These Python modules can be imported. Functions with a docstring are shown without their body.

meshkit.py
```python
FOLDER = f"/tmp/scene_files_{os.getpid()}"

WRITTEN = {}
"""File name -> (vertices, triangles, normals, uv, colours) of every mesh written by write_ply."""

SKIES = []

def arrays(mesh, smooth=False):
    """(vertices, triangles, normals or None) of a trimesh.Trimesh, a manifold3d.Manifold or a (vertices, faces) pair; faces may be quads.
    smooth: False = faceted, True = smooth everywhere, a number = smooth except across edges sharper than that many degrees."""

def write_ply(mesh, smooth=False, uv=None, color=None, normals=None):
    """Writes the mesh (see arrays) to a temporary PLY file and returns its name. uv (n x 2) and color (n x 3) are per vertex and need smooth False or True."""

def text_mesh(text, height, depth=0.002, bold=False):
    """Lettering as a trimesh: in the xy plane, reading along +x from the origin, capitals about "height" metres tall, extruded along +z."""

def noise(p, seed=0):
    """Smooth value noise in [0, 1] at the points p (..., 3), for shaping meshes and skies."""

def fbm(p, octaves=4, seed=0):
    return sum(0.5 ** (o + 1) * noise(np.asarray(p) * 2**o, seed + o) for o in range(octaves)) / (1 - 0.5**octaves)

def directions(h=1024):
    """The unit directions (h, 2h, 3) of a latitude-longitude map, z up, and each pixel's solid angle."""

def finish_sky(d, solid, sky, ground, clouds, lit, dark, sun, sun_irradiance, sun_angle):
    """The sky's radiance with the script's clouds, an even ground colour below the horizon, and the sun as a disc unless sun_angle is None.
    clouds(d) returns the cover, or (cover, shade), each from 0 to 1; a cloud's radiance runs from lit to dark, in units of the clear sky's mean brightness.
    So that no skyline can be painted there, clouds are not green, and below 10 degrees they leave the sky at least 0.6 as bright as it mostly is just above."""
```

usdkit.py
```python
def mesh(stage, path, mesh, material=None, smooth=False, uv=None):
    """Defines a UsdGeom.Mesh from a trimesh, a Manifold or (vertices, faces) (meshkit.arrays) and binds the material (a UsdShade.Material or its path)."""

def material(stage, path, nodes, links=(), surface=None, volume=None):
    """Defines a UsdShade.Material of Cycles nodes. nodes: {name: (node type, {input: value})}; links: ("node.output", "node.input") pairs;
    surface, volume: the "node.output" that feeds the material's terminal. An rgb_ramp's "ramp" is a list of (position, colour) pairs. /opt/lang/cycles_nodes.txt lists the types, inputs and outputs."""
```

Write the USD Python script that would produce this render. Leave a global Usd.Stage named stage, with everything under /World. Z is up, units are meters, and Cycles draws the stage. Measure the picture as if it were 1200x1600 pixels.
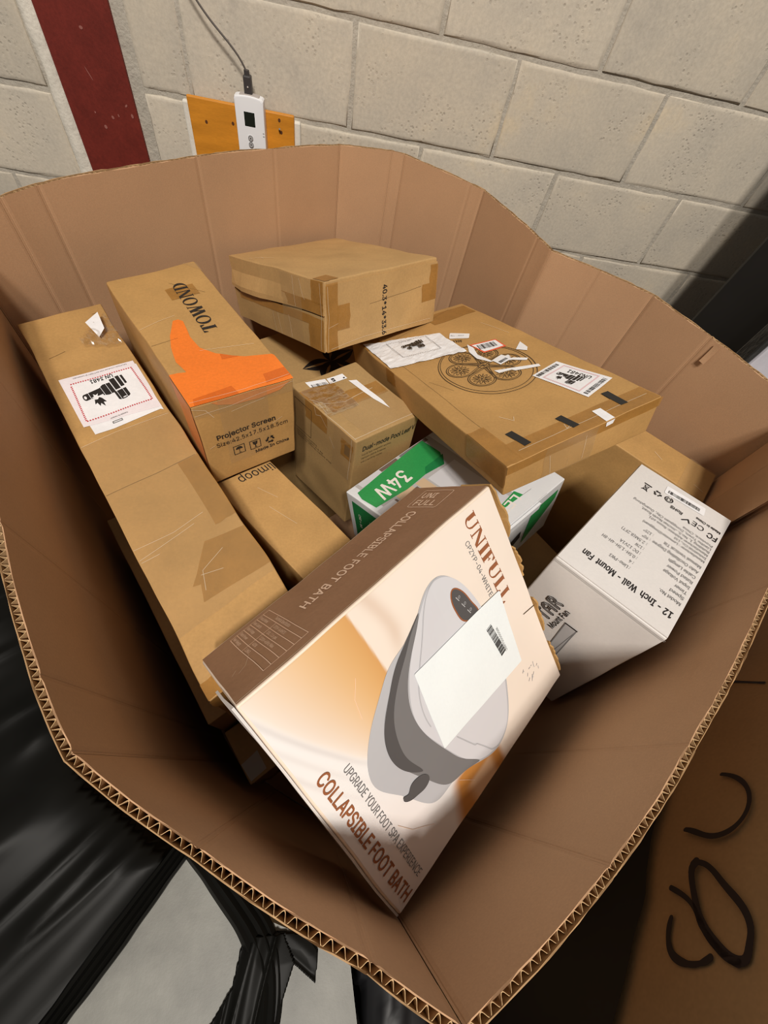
import math, random
import numpy as np, trimesh, shapely
from shapely.geometry import Polygon, LineString, Point, box as sbox
from shapely import affinity
from shapely.ops import unary_union
from pxr import Usd, UsdGeom, UsdLux, UsdShade, Sdf, Gf
import usdkit, meshkit

rng = np.random.default_rng(7)
stage = Usd.Stage.CreateInMemory()
UsdGeom.SetStageUpAxis(stage, UsdGeom.Tokens.z)
UsdGeom.SetStageMetersPerUnit(stage, 1.0)
UsdGeom.Xform.Define(stage, '/World')

# ------------------------------------------------------------------ camera, light, exposure
cam = UsdGeom.Camera.Define(stage, '/World/camera')
CAM = (0.03104, -1.45717, 0.42768)
ROWS = np.array([[0.98826, 0.00085, 0.15278], [0.08058, -0.85250, -0.51647], [0.12980, 0.52272, -0.84257]])  # camera right, down, forward in the world
m = Gf.Matrix4d(1.0)
for i, r in enumerate((ROWS[0], -ROWS[1], -ROWS[2])):
    m.SetRow(i, Gf.Vec4d(*[float(x) for x in r], 0))
m.SetRow(3, Gf.Vec4d(*CAM, 1))
cam.AddTransformOp().Set(m)
cam.CreateHorizontalApertureAttr(36.0)
cam.CreateVerticalApertureAttr(48.0)
cam.CreateFocalLengthAttr(36.0 * 650 / 1200)
cam.CreateClippingRangeAttr(Gf.Vec2f(0.02, 100))
cam.CreateExposureAttr(0.56)

dome = UsdLux.DomeLight.Define(stage, '/World/ambient')
dome.CreateIntensityAttr(0.045)
dome.CreateColorAttr(Gf.Vec3f(1.0, 0.95, 0.89))
for k, lx in enumerate((0.34, -0.34)):
    L = UsdLux.RectLight.Define(stage, '/World/ceiling_lamp' + ('' if k == 0 else '_001'))
    L.CreateWidthAttr(0.2); L.CreateHeightAttr(0.6)
    L.CreateIntensityAttr(300.0)
    L.CreateColorAttr(Gf.Vec3f(1.0, 0.94, 0.865))
    L.AddTranslateOp().Set(Gf.Vec3d(lx, -3.8, 4.5))
    L.AddRotateXOp().Set(32.0)

# ------------------------------------------------------------------ helpers
USED, BASE = {}, {}

def numbered(path):
    n = USED.get(path, 0); USED[path] = n + 1
    return path if n == 0 else f'{path}_{n:03d}'

def tag(p, label=None, cat=None, group=None, kind=None):
    for k, v in (('label', label), ('category', cat), ('group', group), ('kind', kind)):
        if v: p.SetCustomDataByKey(k, v)

def thing(name, label, cat, loc=(0, 0, 0), group=None, kind=None):
    path = numbered('/World/' + name)
    x = UsdGeom.Xform.Define(stage, path); x.AddTranslateOp().Set(Gf.Vec3d(*map(float, loc)))
    tag(x.GetPrim(), label, cat, group, kind); BASE[path] = np.array(loc, float)
    return path

def obj(name, mesh, mat, parent=None, smooth=False, label=None, kind=None):
    path = numbered((parent or '/World') + '/' + name)
    base = BASE.get(parent, np.zeros(3))
    v, f = (np.array(mesh.vertices), np.array(mesh.faces)) if hasattr(mesh, 'vertices') else (np.asarray(mesh[0], float), np.asarray(mesh[1], int))
    used = np.unique(f)
    if len(used) < len(v): v, f = v[used], np.searchsorted(used, f)
    usdkit.mesh(stage, path, (v - base, f), MAT[mat], smooth=smooth)
    BASE[path] = base
    p = stage.GetPrimAtPath(path)
    tag(p, label, None, None, kind)
    return path

def single(name, mesh, mat, label, cat=None, group=None, kind=None, smooth=False):
    path = obj(name, mesh, mat, None, smooth)
    tag(stage.GetPrimAtPath(path), label, cat, group, kind)
    return path

# ------------------------------------------------------------------ materials
MAT = {}

def srgb(r, g, b):
    f = lambda c: c / 12.92 if c <= 0.04045 else ((c + 0.055) / 1.055) ** 2.4
    return tuple(f(c / 255) for c in (r, g, b))

def mat(name, color, rough=0.6, spec=0.4, var=0.10, scale=9.0, fine=220.0, fvar=0.06, bump=0.02, bscale=300.0, alpha=1.0, metallic=0.0, squash=(1, 1, 1), extra=None):
    """A procedural surface: broad tone variation, fine fibre variation and a faint bump, all in the object's own space."""
    c = np.array(color)
    nodes = {
        'co': ('texture_coordinate', {}),
        'mp': ('mapping', {'scale': squash}),
        'n1': ('noise_texture', {'scale': scale, 'detail': 4.0, 'roughness': 0.55}),
        'n2': ('noise_texture', {'scale': fine, 'detail': 3.0, 'roughness': 0.6}),
        'r1': ('map_range', {'from_min': 0.3, 'from_max': 0.7, 'to_min': 1 - var, 'to_max': 1 + var}),
        'r2': ('map_range', {'from_min': 0.3, 'from_max': 0.7, 'to_min': 1 - fvar, 'to_max': 1 + fvar}),
        'm': ('math', {'math_type': 'multiply'}),
        'v': ('vector_math', {'math_type': 'scale', 'vector1': tuple(c)}),
        'p': ('principled_bsdf', {'roughness': rough, 'specular_ior_level': spec, 'alpha': alpha, 'metallic': metallic}),
        'b': ('bump', {'strength': 0.6, 'distance': bump * 0.01}),
        'nb': ('noise_texture', {'scale': bscale, 'detail': 3.0}),
    }
    links = [('co.object', 'mp.vector'), ('mp.vector', 'n1.vector'), ('mp.vector', 'n2.vector'), ('mp.vector', 'nb.vector'), ('n1.fac', 'r1.value'), ('n2.fac', 'r2.value'),
             ('r1.result', 'm.value1'), ('r2.result', 'm.value2'), ('m.value', 'v.scale'), ('v.vector', 'p.base_color'),
             ('nb.fac', 'b.height'), ('b.normal', 'p.normal')]
    MAT[name] = usdkit.material(stage, '/World/Looks/' + name, nodes, links, surface='p.BSDF')

def flatmat(name, color, rough=0.5, spec=0.4, alpha=1.0):
    MAT[name] = usdkit.material(stage, '/World/Looks/' + name, {'p': ('principled_bsdf', {'base_color': tuple(color), 'roughness': rough, 'specular_ior_level': spec, 'alpha': alpha})}, surface='p.BSDF')

mat('kraft', (0.455, 0.258, 0.088))
mat('kraft_pale', (0.48, 0.295, 0.12))
mat('kraft_warm', (0.455, 0.262, 0.092), var=0.13)
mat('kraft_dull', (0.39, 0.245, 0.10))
mat('bin_board', (0.485, 0.29, 0.163), rough=0.75, spec=0.25, var=0.06, scale=5, fine=400, fvar=0.05)
mat('bin_core', (0.50, 0.33, 0.17), rough=0.8, spec=0.2)
mat('print_brown', (0.30, 0.165, 0.095), rough=0.45, var=0.05)
mat('print_cream', (0.80, 0.66, 0.53), rough=0.38, var=0.03, fvar=0.02)
mat('white_card', (0.655, 0.625, 0.60), rough=0.45, var=0.03, fvar=0.02)
mat('white_glossy', (0.72, 0.73, 0.74), rough=0.3, var=0.03, fvar=0.01)
mat('white_paper', (0.80, 0.79, 0.80), rough=0.55, var=0.05, scale=40, fvar=0.02)
mat('pink_paper', (0.78, 0.715, 0.735), rough=0.55, var=0.04, scale=40, fvar=0.02)
mat('ice_paper', (0.78, 0.82, 0.82), rough=0.5, var=0.02, fvar=0.01)
mat('orange_print', (0.80, 0.185, 0.02), rough=0.5, var=0.06)
mat('orange_taped', (0.62, 0.125, 0.012), rough=0.3, var=0.05)
mat('orange_faded', (0.66, 0.24, 0.075), rough=0.5, var=0.1)
mat('green_print', (0.03, 0.29, 0.075), rough=0.35, var=0.04)
mat('green_dark', (0.015, 0.19, 0.055), rough=0.35, var=0.06)
mat('tape_brown', (0.40, 0.195, 0.045), rough=0.22, spec=0.5, var=0.12, scale=25, alpha=0.72)
flatmat('tape_clear', (0.55, 0.37, 0.18), 0.15, 0.5, alpha=0.22)
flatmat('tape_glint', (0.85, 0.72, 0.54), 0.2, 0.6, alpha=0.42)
flatmat('tape_black', (0.012, 0.012, 0.013), 0.35)
flatmat('ink_black', (0.018, 0.015, 0.014), 0.5)
flatmat('ink_brown', (0.075, 0.045, 0.02), 0.6)
flatmat('ink_grey', (0.19, 0.185, 0.185), 0.5)
flatmat('ink_light_grey', (0.42, 0.41, 0.41), 0.5)
flatmat('ink_white', (0.80, 0.74, 0.68), 0.5)
flatmat('ink_tan', (0.80, 0.58, 0.43), 0.5)
flatmat('ink_rust', (0.29, 0.10, 0.04), 0.45)
flatmat('ink_red', (0.55, 0.08, 0.09), 0.5)
flatmat('ink_orange_red', (0.75, 0.12, 0.05), 0.5)
flatmat('ink_pink', (0.72, 0.50, 0.52), 0.5)
flatmat('ink_marker', (0.022, 0.013, 0.015), 0.6)
flatmat('shape_grey', (0.45, 0.445, 0.46), 0.4)
flatmat('shape_pale', (0.60, 0.59, 0.61), 0.4)
flatmat('shape_mid', (0.175, 0.168, 0.168), 0.4)
flatmat('shape_dark', (0.085, 0.08, 0.08), 0.4)
flatmat('photo_brown', (0.16, 0.11, 0.09), 0.35)
flatmat('photo_beige', (0.58, 0.42, 0.27), 0.35)
flatmat('photo_grey', (0.45, 0.43, 0.42), 0.35)
flatmat('plastic_white', (0.84, 0.84, 0.86), 0.35)
flatmat('plastic_vent', (0.45, 0.40, 0.37), 0.5)
flatmat('screen_dark', (0.012, 0.018, 0.014), 0.15)
flatmat('cable_grey', (0.10, 0.085, 0.075), 0.5)
flatmat('plug_dark', (0.05, 0.045, 0.045), 0.4)
flatmat('chip_pink', (0.30, 0.11, 0.09), 0.7)
flatmat('knot', (0.10, 0.035, 0.01), 0.6)
mat('board_orange', (0.60, 0.235, 0.022), rough=0.4, var=0.16, scale=7, squash=(1, 1, 6), fine=120)
mat('board_white', (0.74, 0.70, 0.62), rough=0.7)
mat('steel_red', (0.155, 0.02, 0.013), rough=0.5, var=0.14, scale=14, fine=160, fvar=0.12)
mat('plaster', (0.72, 0.67, 0.58), rough=0.9, var=0.1, scale=30, bump=0.3, bscale=80)
mat('mortar', (0.44, 0.40, 0.335), rough=0.95, var=0.12, scale=20, bump=0.4, bscale=120)
mat('floor_concrete', (0.26, 0.245, 0.215), rough=0.8, var=0.2, scale=3, fine=60, fvar=0.1)
mat('grey_sheet', (0.165, 0.162, 0.142), rough=0.5, var=0.22, scale=9, fine=60, fvar=0.06)
mat('film_black', (0.006, 0.0058, 0.005), rough=0.42, spec=0.075, var=0.2, scale=12, fvar=0.0, bump=0.0, bscale=30)
mat('film_matt', (0.006, 0.006, 0.007), rough=0.5, spec=0.3, var=0.2, scale=12, fvar=0.0, bump=0.0, bscale=30)
mat('film_smoky', (0.028, 0.027, 0.025), rough=0.3, spec=0.5, var=0.3, scale=7, fvar=0.0, bump=1.0, bscale=25, squash=(2, 2, 1))
mat('marble_white', (0.66, 0.64, 0.70), rough=0.4, var=0.14, scale=6, fvar=0.02)
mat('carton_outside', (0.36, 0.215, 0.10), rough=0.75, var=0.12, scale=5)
MAT['clear_film'] = usdkit.material(stage, '/World/Looks/clear_film', {
    't': ('transparent_bsdf', {'color': (0.985, 0.98, 0.97)}), 'g': ('glossy_bsdf', {'roughness': 0.10, 'color': (1.0, 0.97, 0.92)}), 'm': ('mix_closure', {'fac': 0.2})},
    [('t.BSDF', 'm.closure1'), ('g.BSDF', 'm.closure2')], surface='m.closure')
# concrete block: pits, stains and a sandy grain
MAT['block'] = usdkit.material(stage, '/World/Looks/block', {
    'co': ('geometry', {}), 'oi': ('object_info', {}),
    'n1': ('noise_texture', {'scale': 4.0, 'detail': 6.0, 'roughness': 0.68}), 'n2': ('noise_texture', {'scale': 130.0, 'detail': 4.0, 'roughness': 0.65}),
    'vo': ('voronoi_texture', {'scale': 95.0}), 'n3': ('noise_texture', {'scale': 9.0, 'detail': 3.0}),
    'r1': ('rgb_ramp', {'ramp': [(0.22, (0.40, 0.365, 0.315)), (0.42, (0.54, 0.485, 0.40)), (0.58, (0.60, 0.53, 0.425)), (0.78, (0.70, 0.575, 0.40))]}),
    'pit': ('map_range', {'from_min': 0.10, 'from_max': 0.34, 'to_min': 0.0, 'to_max': 1.0, 'clamp': True}),
    'gate': ('map_range', {'from_min': 0.50, 'from_max': 0.62, 'to_min': 1.0, 'to_max': 0.0, 'clamp': True}),
    'mx': ('math', {'math_type': 'maximum'}),
    'g2': ('map_range', {'from_min': 0.3, 'from_max': 0.7, 'to_min': 0.9, 'to_max': 1.08}),
    'rr': ('map_range', {'from_min': 0.0, 'from_max': 1.0, 'to_min': 0.93, 'to_max': 1.05}),
    'pm': ('map_range', {'from_min': 0.0, 'from_max': 1.0, 'to_min': 0.80, 'to_max': 1.0}),
    'a': ('math', {'math_type': 'multiply'}), 'a2': ('math', {'math_type': 'multiply'}),
    'sc': ('vector_math', {'math_type': 'scale'}),
    'h': ('math', {'math_type': 'multiply_add', 'value2': 0.35}),
    'b': ('bump', {'strength': 0.45, 'distance': 0.0018}),
    'p': ('principled_bsdf', {'roughness': 0.92, 'specular_ior_level': 0.2})},
    [('co.position', 'n1.vector'), ('co.position', 'n2.vector'), ('co.position', 'vo.vector'), ('co.position', 'n3.vector'), ('n1.fac', 'r1.fac'),
     ('vo.distance', 'pit.value'), ('n3.fac', 'gate.value'), ('pit.result', 'mx.value1'), ('gate.result', 'mx.value2'), ('n2.fac', 'g2.value'), ('oi.random', 'rr.value'),
     ('mx.value', 'pm.value'), ('pm.result', 'a.value1'), ('g2.result', 'a.value2'), ('a.value', 'a2.value1'), ('rr.result', 'a2.value2'),
     ('r1.color', 'sc.vector1'), ('a2.value', 'sc.scale'), ('sc.vector', 'p.base_color'),
     ('n2.fac', 'h.value1'), ('mx.value', 'h.value3'), ('h.value', 'b.height'), ('b.normal', 'p.normal')], surface='p.BSDF')
MAT['art'] = usdkit.material(stage, '/World/Looks/art', {'a': ('attribute', {'attribute': 'ink'}), 'p': ('principled_bsdf', {'roughness': 0.38, 'specular_ior_level': 0.4})}, [('a.color', 'p.base_color')], surface='p.BSDF')

# ------------------------------------------------------------------ plain geometry
def bevel_box(lo, hi, r=0.004, seg=1):
    lo, hi = np.array(lo, float), np.array(hi, float)
    import manifold3d as mf
    n = 4 * seg
    s = mf.Manifold.sphere(r, max(n, 8))
    pts = [s.translate([float(x), float(y), float(z)]) for x in (lo[0] + r, hi[0] - r) for y in (lo[1] + r, hi[1] - r) for z in (lo[2] + r, hi[2] - r)]
    mm = mf.Manifold.batch_hull(pts).to_mesh()
    return trimesh.Trimesh(mm.vert_properties[:, :3], mm.tri_verts, process=False)

def tube(pts, r, sides=8):
    p = np.asarray(pts, float); t = np.gradient(p, axis=0); t /= np.linalg.norm(t, axis=1, keepdims=True)
    a = np.cross(t, [0.31, 0.87, 0.39]); a /= np.linalg.norm(a, axis=1, keepdims=True); b = np.cross(t, a)
    ang = np.arange(sides) * 2 * np.pi / sides
    rr = np.broadcast_to(r, (len(p),))
    v = (p[:, None] + rr[:, None, None] * (np.cos(ang)[None, :, None] * a[:, None] + np.sin(ang)[None, :, None] * b[:, None])).reshape(-1, 3)
    f = []
    for i in range(len(p) - 1):
        for j in range(sides):
            q = (i * sides + j, i * sides + (j + 1) % sides, (i + 1) * sides + (j + 1) % sides, (i + 1) * sides + j)
            f += [(q[0], q[1], q[2]), (q[0], q[2], q[3])]
    for base, s in ((0, 1), ((len(p) - 1) * sides, -1)):
        for j in range(1, sides - 1):
            f.append((base, base + j, base + j + 1))
    return v, np.array(f)

def spline(pts, n=40):
    from scipy.interpolate import CubicSpline
    p = np.asarray(pts, float); d = np.r_[0, np.cumsum(np.linalg.norm(np.diff(p, axis=0), axis=1))]
    return CubicSpline(d, p)(np.linspace(0, d[-1], n))

def grid_faces(nu, nv, wrap=False):
    f = []
    for i in range(nu - 1):
        for j in range(nv - 1):
            a = i * nv + j
            f += [(a, a + nv, a + nv + 1), (a, a + nv + 1, a + 1)]
    return np.array(f)

def cat(*ms):
    vs, fs, o = [], [], 0
    for mm in ms:
        v, f = (np.array(mm.vertices), np.array(mm.faces)) if hasattr(mm, 'vertices') else mm
        vs.append(np.asarray(v, float)); fs.append(np.asarray(f, int) + o); o += len(v)
    return np.vstack(vs), np.vstack(fs)

# ------------------------------------------------------------------ flat shapes: triangulated outlines and lettering
def tri2d(g, cell=None):
    """(points, triangles) of a shapely shape; cell cuts it into a grid first, so that it can follow a dented face."""
    polys = []
    def collect(s):
        if s.is_empty: return
        if s.geom_type == 'Polygon':
            if s.area > 1e-9: polys.append(s)
        elif hasattr(s, 'geoms'):
            for q in s.geoms: collect(q)
    if cell:
        x0, y0, x1, y1 = g.bounds
        for i in range(int(math.floor(x0 / cell)), int(math.ceil(x1 / cell)) + 1):
            for j in range(int(math.floor(y0 / cell)), int(math.ceil(y1 / cell)) + 1):
                c = sbox(i * cell, j * cell, (i + 1) * cell, (j + 1) * cell)
                if g.intersects(c): collect(g.intersection(c))
    else:
        collect(g)
    vs, fs, o = [], [], 0
    for p in polys:
        try:
            v, f = trimesh.creation.triangulate_polygon(shapely.remove_repeated_points(p, 1e-7), engine='earcut')
        except Exception:
            continue
        if len(f) == 0: continue
        vs.append(v); fs.append(f + o); o += len(v)
    return np.vstack(vs), np.vstack(fs)

_T = {}
def text2d(text, height, bold=False):
    if (text, bold) not in _T:
        mm = meshkit.text_mesh(text, 1.0, 0.01, bold)
        keep = (mm.vertices[mm.faces][:, :, 2] > 0.005).all(1)
        f = mm.faces[keep]; u, inv = np.unique(f, return_inverse=True)
        _T[(text, bold)] = (mm.vertices[u, :2].copy(), inv.reshape(-1, 3))
    v, f = _T[(text, bold)]
    return v * height, f

def serif(word):
    """Roman lettering with thick and thin strokes and slab serifs; capitals one unit tall."""
    T, S, x, out = 0.205, 0.07, 0.0, []
    def bar(x0, x1, y0=0, y1=1): return sbox(x0, y0, x1, y1)
    def foot(c, w, y): return sbox(c - w, y, c + w, y + 0.045) if y < 0.5 else sbox(c - w, y - 0.045, c + w, y)
    def diag(x0, y0, x1, y1, w): return Polygon([(x0 - w / 2, y0), (x0 + w / 2, y0), (x1 + w / 2, y1), (x1 - w / 2, y1)])
    for ch in word:
        if ch == 'I': g, w = [bar(.1, .1 + T), foot(.185, .17, 0), foot(.185, .17, 1)], .37
        elif ch == 'L': g, w = [bar(.1, .1 + T), foot(.185, .17, 0), foot(.185, .17, 1), bar(.1, .62, 0, .05), Polygon([(.66, 0), (.66, .28), (.62, .28), (.5, .03)])], .68
        elif ch == 'F': g, w = [bar(.1, .1 + T), foot(.185, .17, 0), foot(.185, .17, 1), bar(.1, .6, .95, 1), Polygon([(.64, 1), (.64, .72), (.6, .72), (.48, .97)]), bar(.2, .44, .5, .55), bar(.42, .46, .4, .65)], .66
        elif ch == 'T': g, w = [bar(.28, .28 + T), foot(.365, .18, 0), bar(.02, .71, .95, 1), Polygon([(.0, 1), (.0, .7), (.04, .7), (.16, .97)]), Polygon([(.73, 1), (.73, .7), (.69, .7), (.57, .97)])], .74
        elif ch == 'U':
            arc = [(math.cos(a), math.sin(a)) for a in np.linspace(math.pi, 2 * math.pi, 24)]
            o = Polygon([(.41 + .31 * a, .32 + .33 * b) for a, b in arc]); i = Polygon([(.425 + .20 * a, .32 + .27 * b) for a, b in arc])
            g, w = [bar(.1, .1 + T, .31, 1), bar(.65, .65 + S + .02, .31, 1), foot(.185, .17, 1), foot(.68, .13, 1), o.difference(i)], .84
        elif ch == 'N': g, w = [bar(.12, .12 + S), bar(.72, .72 + S), diag(.2, 1, .72, 0, .2), foot(.15, .13, 0), foot(.14, .14, 1), foot(.75, .13, 1)], .9
        elif ch == 'O': g, w = [affinity.scale(Point(.44, .5).buffer(.5, 24), .84, 1.02).difference(affinity.scale(Point(.44, .5).buffer(.5, 24), .52, .9))], .88
        elif ch == 'D': g, w = [bar(.1, .1 + T), foot(.16, .15, 0), foot(.16, .15, 1), affinity.scale(Point(.3, .5).buffer(.5, 24), 1.1, 1.0).intersection(sbox(.2, 0, 2, 1)).difference(affinity.scale(Point(.3, .5).buffer(.5, 24), .74, .9).intersection(sbox(.27, 0, 2, 1)))], .9
        elif ch == 'W': g, w = [diag(.12, 1, .36, 0, T), diag(.6, 1, .38, 0, S), diag(.56, 1, .8, 0, T), diag(1.04, 1, .82, 0, S), foot(.12, .15, 1), foot(.58, .14, 1), foot(1.04, .12, 1)], 1.16
        else: g, w = [], .4
        out += [affinity.translate(q, x) for q in g]; x += w + .05
    return unary_union(out), x

def barcode(w, h, n=26, seed=1):
    r = np.random.default_rng(seed); xs = np.linspace(0, w, n * 2); out = []
    for i in range(n):
        a = xs[2 * i]; out.append(sbox(a, 0, a + w / (2 * n) * r.choice([.6, 1.0, 1.5]), h))
    return unary_union(out)

def ring(g, w): return g.difference(g.buffer(-w))

def dashes(g, w, step, duty=0.5):
    out, ln = [], g.exterior; n = int(ln.length / step)
    for i in range(n):
        s = shapely.ops.substring(ln, i * step, (i + duty) * step)
        if s.length > 0: out.append(s.buffer(w / 2, cap_style='flat'))
    return unary_union(out)

def battery_icon():
    """The lithium battery mark: a burning cell and a row of cells, about 1 wide and 0.6 tall."""
    P = []
    P.append(sbox(.0, .0, .42, .2)); P.append(affinity.scale(Point(0, .1).buffer(.1), .5, 1)); P.append(Polygon([(.36, -.05), (.46, -.1), (.62, -.1), (.62, .24), (.46, .26), (.36, .2)]))
    P.append(sbox(.64, -.05, .76, .33)); P.append(sbox(.78, -.02, .87, .35)); P.append(sbox(.9, .03, .95, .33))
    P.append(sbox(.58, -.34, .86, -.1)); P.append(affinity.scale(Point(.72, -.34).buffer(.14), 1, .45))
    g = unary_union(P)
    for x in (.09, .385, .52, .63, .775, .885): g = g.difference(sbox(x, -.5, x + .012, .5))
    g = g.difference(affinity.scale(Point(0, .1).buffer(.055), .5, 1)).difference(affinity.scale(Point(.72, -.36).buffer(.05), 1, .4))
    star = Polygon([(.2 + (.1 if k % 2 else .04) * math.cos(k * math.pi / 5), .02 + (.1 if k % 2 else .04) * math.sin(k * math.pi / 5)) for k in range(10)])
    g = g.difference(star)
    fl = Polygon([(.14, -.06), (.1, -.2), (.15, -.17), (.17, -.3), (.21, -.22), (.26, -.36), (.27, -.22), (.33, -.25), (.29, -.1), (.25, -.04), (.2, -.09)])
    return unary_union([g, fl])
ICON = battery_icon()

def umbrella_icon():
    d = Point(0, .05).buffer(.36).intersection(sbox(-1, .05, 1, 1))
    return unary_union([d, sbox(-.025, -.38, .025, .1), ring(sbox(-.6, -.6, .6, .6), .07), sbox(-.6, -.48, .6, -.42).intersection(sbox(-.1, -.5, .15, -.4))])
def glass_icon():
    return unary_union([Polygon([(-.28, .4), (.28, .4), (.2, .02), (.05, -.08), (.05, -.34), (.2, -.42), (-.2, -.42), (-.05, -.34), (-.05, -.08), (-.2, .02)]).difference(Polygon([(0, .4), (.08, .25), (0, .2), (.06, .1), (-.04, .22), (.02, .27)])), ring(sbox(-.6, -.6, .6, .6), .07)])
def recycle_icon():
    out = []
    for k in range(3):
        a = Polygon([(-.34, -.42), (.14, -.42), (.14, -.56), (.38, -.32), (.14, -.1), (.14, -.24), (-.24, -.24)])
        out.append(affinity.rotate(a, 120 * k, origin=(0, 0)))
    g = unary_union(out)
    for k in range(3): g = g.difference(affinity.rotate(sbox(-.42, -.7, -.37, 0), 120 * k + 15, origin=(0, 0)))
    return g

# ------------------------------------------------------------------ cartons: a rounded block bent to eight corners, so that print and tape follow every dent
SG = np.array([(0, 0, 0), (1, 0, 0), (1, 1, 0), (0, 1, 0), (0, 0, 1), (1, 0, 1), (1, 1, 1), (0, 1, 1)])

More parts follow.
